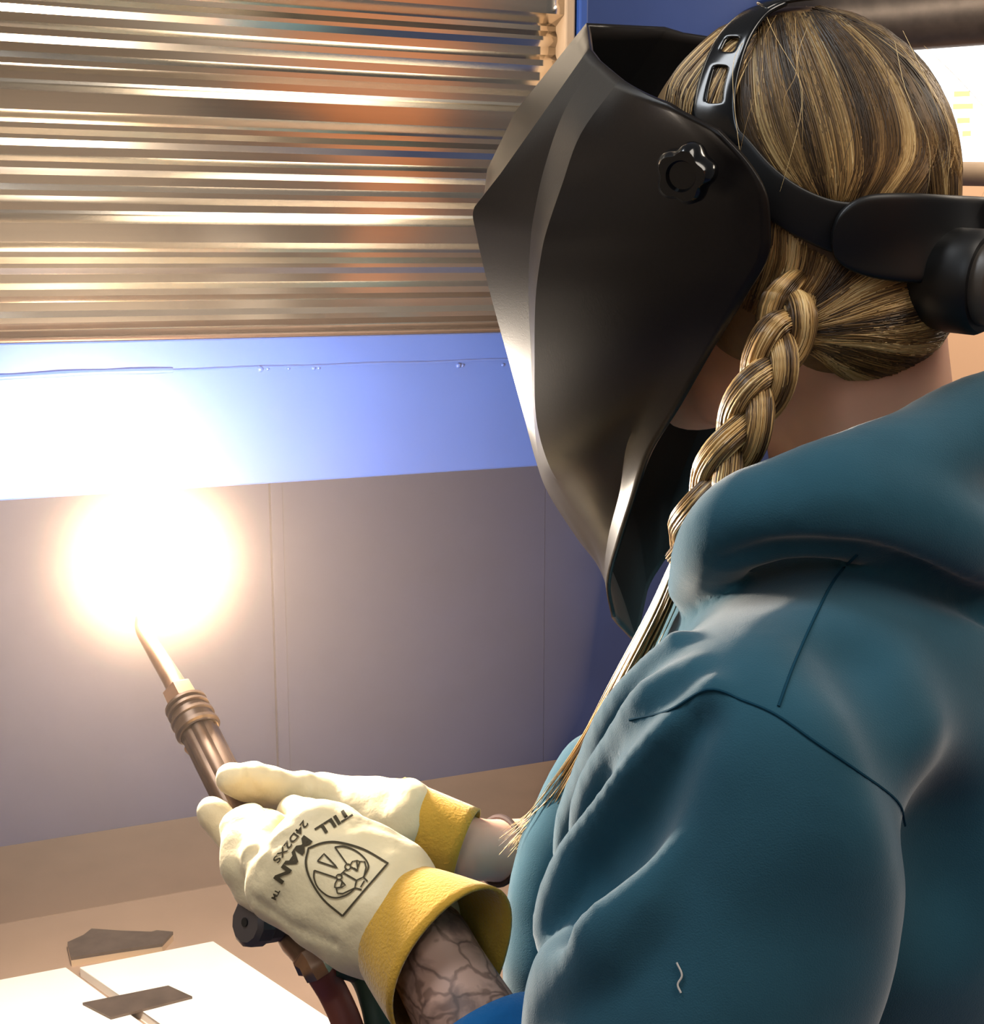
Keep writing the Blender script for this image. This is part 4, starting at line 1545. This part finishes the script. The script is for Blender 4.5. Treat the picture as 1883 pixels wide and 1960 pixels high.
def gauntlet(parent, c0, c1, r0, r1, flat, m='suede', wave=0.004, seed=0, up=None, tilt=0.0, tilt_dir=None):
    """flared suede cuff: wrist ring at c0 to open ring at c1"""
    d = nrm(c1 - c0)
    a = nrm(up - d * np.dot(up, d))
    b = np.cross(d, a)
    n_, m_ = 48, 10
    v_ = []
    for i in range(m_):
        t = i / (m_ - 1)
        for j in range(n_):
            q = 2 * math.pi * j / n_
            r = r0 + (r1 - r0) * (t ** 0.8)
            fl_ = flat[0] + (flat[1] - flat[0]) * t
            w_ = wave * t * (math.sin(2 * q + seed) * 0.6 + math.sin(3 * q + 2 * seed) * 0.4)
            off = a * math.cos(q) * (r + w_) + b * math.sin(q) * (r + w_) * fl_
            v_.append(c0 + (c1 - c0) * t + off + d * (tilt * t * math.cos(q + (tilt_dir or 0))))
    f_ = [(i * n_ + j, i * n_ + (j + 1) % n_, (i + 1) * n_ + (j + 1) % n_, (i + 1) * n_ + j) for i in range(m_ - 1) for j in range(n_)]
    o = mesh_obj('cuff', v_, f_, M[m], parent, True)
    s = o.modifiers.new('thickness', 'SOLIDIFY')
    s.thickness = 0.002
    s.offset = 0
    sr = [np.asarray(v_[j % n_]) + (np.asarray(v_[j % n_]) - c0) * 0.02 for j in range(n_ + 1)]
    if parent is gl:
        tube('cuff_binding', sr, 0.0016, M['goat'], parent, 8, caps=False)
    return o


up1 = nrm(at(870, 1690, .80) - at(770, 1860, .80))
gauntlet(gl, at(752, 1752, .822), at(868, 1855, .775), 0.0325, 0.0475, (0.92, 0.86), up=up1, seed=1.0)

gr = thing('work_glove', 'far work glove, cream leather with gold cuff, pinching the torch from behind', 'glove', 'pair of welding gloves')
G2 = Field(at(640, 1540, 0.98) - V(0.17, 0.13, 0.12), at(640, 1540, 0.98) + V(0.12, 0.13, 0.10), 0.0025)
G2.cap(at(620, 1535, .99), at(765, 1570, .985), .020, .031, .012)
G2.cap(at(640, 1560, 1.0), at(770, 1585, .985), .022, .028, .012)
G2.chain(c3([(620, 1530, .985), (545, 1514, .960), (485, 1500, .938), (446, 1490, .925)]), [.0175, .0150, .0140, .0118], .008)     # thumb along the handle
G2.chain(c3([(640, 1560, 1.02), (570, 1560, 1.03), (510, 1560, 1.01), (480, 1575, .985)]), [.0150, .0135, .013, .012], .004)
G2.chain(c3([(650, 1590, 1.02), (580, 1600, 1.03), (525, 1600, 1.01), (500, 1610, .985)]), [.0150, .0135, .013, .012], .004)
G2.chain(c3([(655, 1610, 1.015), (600, 1635, 1.02), (550, 1640, 1.0)]), [.0145, .013, .012], .004)
G2.chain(c3([(665, 1625, 1.01), (620, 1660, 1.01), (580, 1665, .99)]), [.0130, .012, .011], .004)
for pl in ([(478, 1480), (482, 1500), (498, 1520)], [(600, 1490), (612, 1510), (604, 1530)], [(470, 1530), (530, 1546), (570, 1540)]):
    q = G2.hits(catmull(pl, 5), t0=.6, t1=1.2)
    G2.chain(q, .0014, .004, 'sub')
G2.ripple(0.0008, 0.022, 4)
gv, gf = G2.mesh(2)
mesh_obj('hand', gv, gf, M['goat'], gr)
up2 = nrm(at(850, 1500, .985) - at(820, 1640, .985))
gauntlet(gr, at(748, 1566, .987), at(893, 1620, .975), 0.0300, 0.0265, (0.95, 0.9), up=up2, seed=2.2, wave=0.002)
ft = W_R + (E_R - W_R) * 0.125
fd = nrm(E_R - W_R)
fa_ = nrm(np.cross(fd, UZ))
fb_ = np.cross(fd, fa_)
ht = tube('hair_tie', [ft + 0.0245 * (math.cos(a) * fa_ + math.sin(a) * fb_) for a in np.linspace(0, 2 * np.pi, 33)], 0.0022, M['tie'], None, 8, caps=False)
tag(ht, 'thin dark hair tie round the far wrist', 'hair tie')

# ------------------------------------------------------------------ flame, its glow and the haze added for its glare
fl_ = thing('flame', 'blinding white flame ball at the torch tip', 'flame')
bm = bmesh.new()
bmesh.ops.create_icosphere(bm, subdivisions=4, radius=1.0)
for v in bm.verts:
    c = v.co.copy()
    v.co = c * (0.030 * (1 + 0.09 * mnoise.noise(c * 1.7) + 0.04 * mnoise.noise(c * 4)))
    v.co = v.co + Vector(FL)
bm_obj('flame_core', bm, emit_mat('flame_light', (1.0, 0.86, 0.70, 1), 1000.0), fl_, True)
# burning gas and its soft glow, put in as a luminous volume thinning outwards
fm = bpy.data.materials.new('flame_gas_glow')
fm.use_nodes = True
nt = fm.node_tree
nt.nodes.clear()
tc = nt.nodes.new('ShaderNodeTexCoord')
ln = nt.nodes.new('ShaderNodeVectorMath')
ln.operation = 'LENGTH'
nt.links.new(tc.outputs['Object'], ln.inputs[0])
mr = nt.nodes.new('ShaderNodeMapRange')
mr.inputs['From Min'].default_value = 0.0
mr.inputs['From Max'].default_value = 0.15
mr.inputs['To Min'].default_value = 1.0
mr.inputs['To Max'].default_value = 0.0
nt.links.new(ln.outputs['Value'], mr.inputs['Value'])
pw = nt.nodes.new('ShaderNodeMath')
pw.operation = 'POWER'
pw.inputs[1].default_value = 7.0
nt.links.new(mr.outputs[0], pw.inputs[0])
ml = nt.nodes.new('ShaderNodeMath')
ml.operation = 'MULTIPLY'
ml.inputs[1].default_value = 620.0
nt.links.new(pw.outputs[0], ml.inputs[0])
em_ = nt.nodes.new('ShaderNodeEmission')
em_.inputs['Color'].default_value = (1.0, 0.62, 0.32, 1)
nt.links.new(ml.outputs[0], em_.inputs['Strength'])
out = nt.nodes.new('ShaderNodeOutputMaterial')
nt.links.new(em_.outputs[0], out.inputs['Volume'])
bm = bmesh.new()
bmesh.ops.create_icosphere(bm, subdivisions=4, radius=0.15)
fg = bm_obj('flame_gas_glow', bm, fm, fl_, True)
fg.location = FL
hz = bpy.data.materials.new('glare_haze')
hz.use_nodes = True
nt = hz.node_tree
nt.nodes.clear()
vsn = nt.nodes.new('ShaderNodeVolumeScatter')  # scattering haze added to give the flame its veiling glare
vsn.inputs['Color'].default_value = (1.0, 0.80, 0.66, 1)
vsn.inputs['Density'].default_value = 0.095
vsn.inputs['Anisotropy'].default_value = 0.0
out = nt.nodes.new('ShaderNodeOutputMaterial')
nt.links.new(vsn.outputs[0], out.inputs['Volume'])
bm = bmesh.new()
bmesh.ops.create_icosphere(bm, subdivisions=3, radius=0.42, matrix=Matrix.Translation(Vector(FL + V(-0.05, 0.12, -0.02))))
sm = bm_obj('glare_haze', bm, hz, None, True)
tag(sm, 'thin haze added around the flame for its veiling glare', 'haze', kind='stuff')
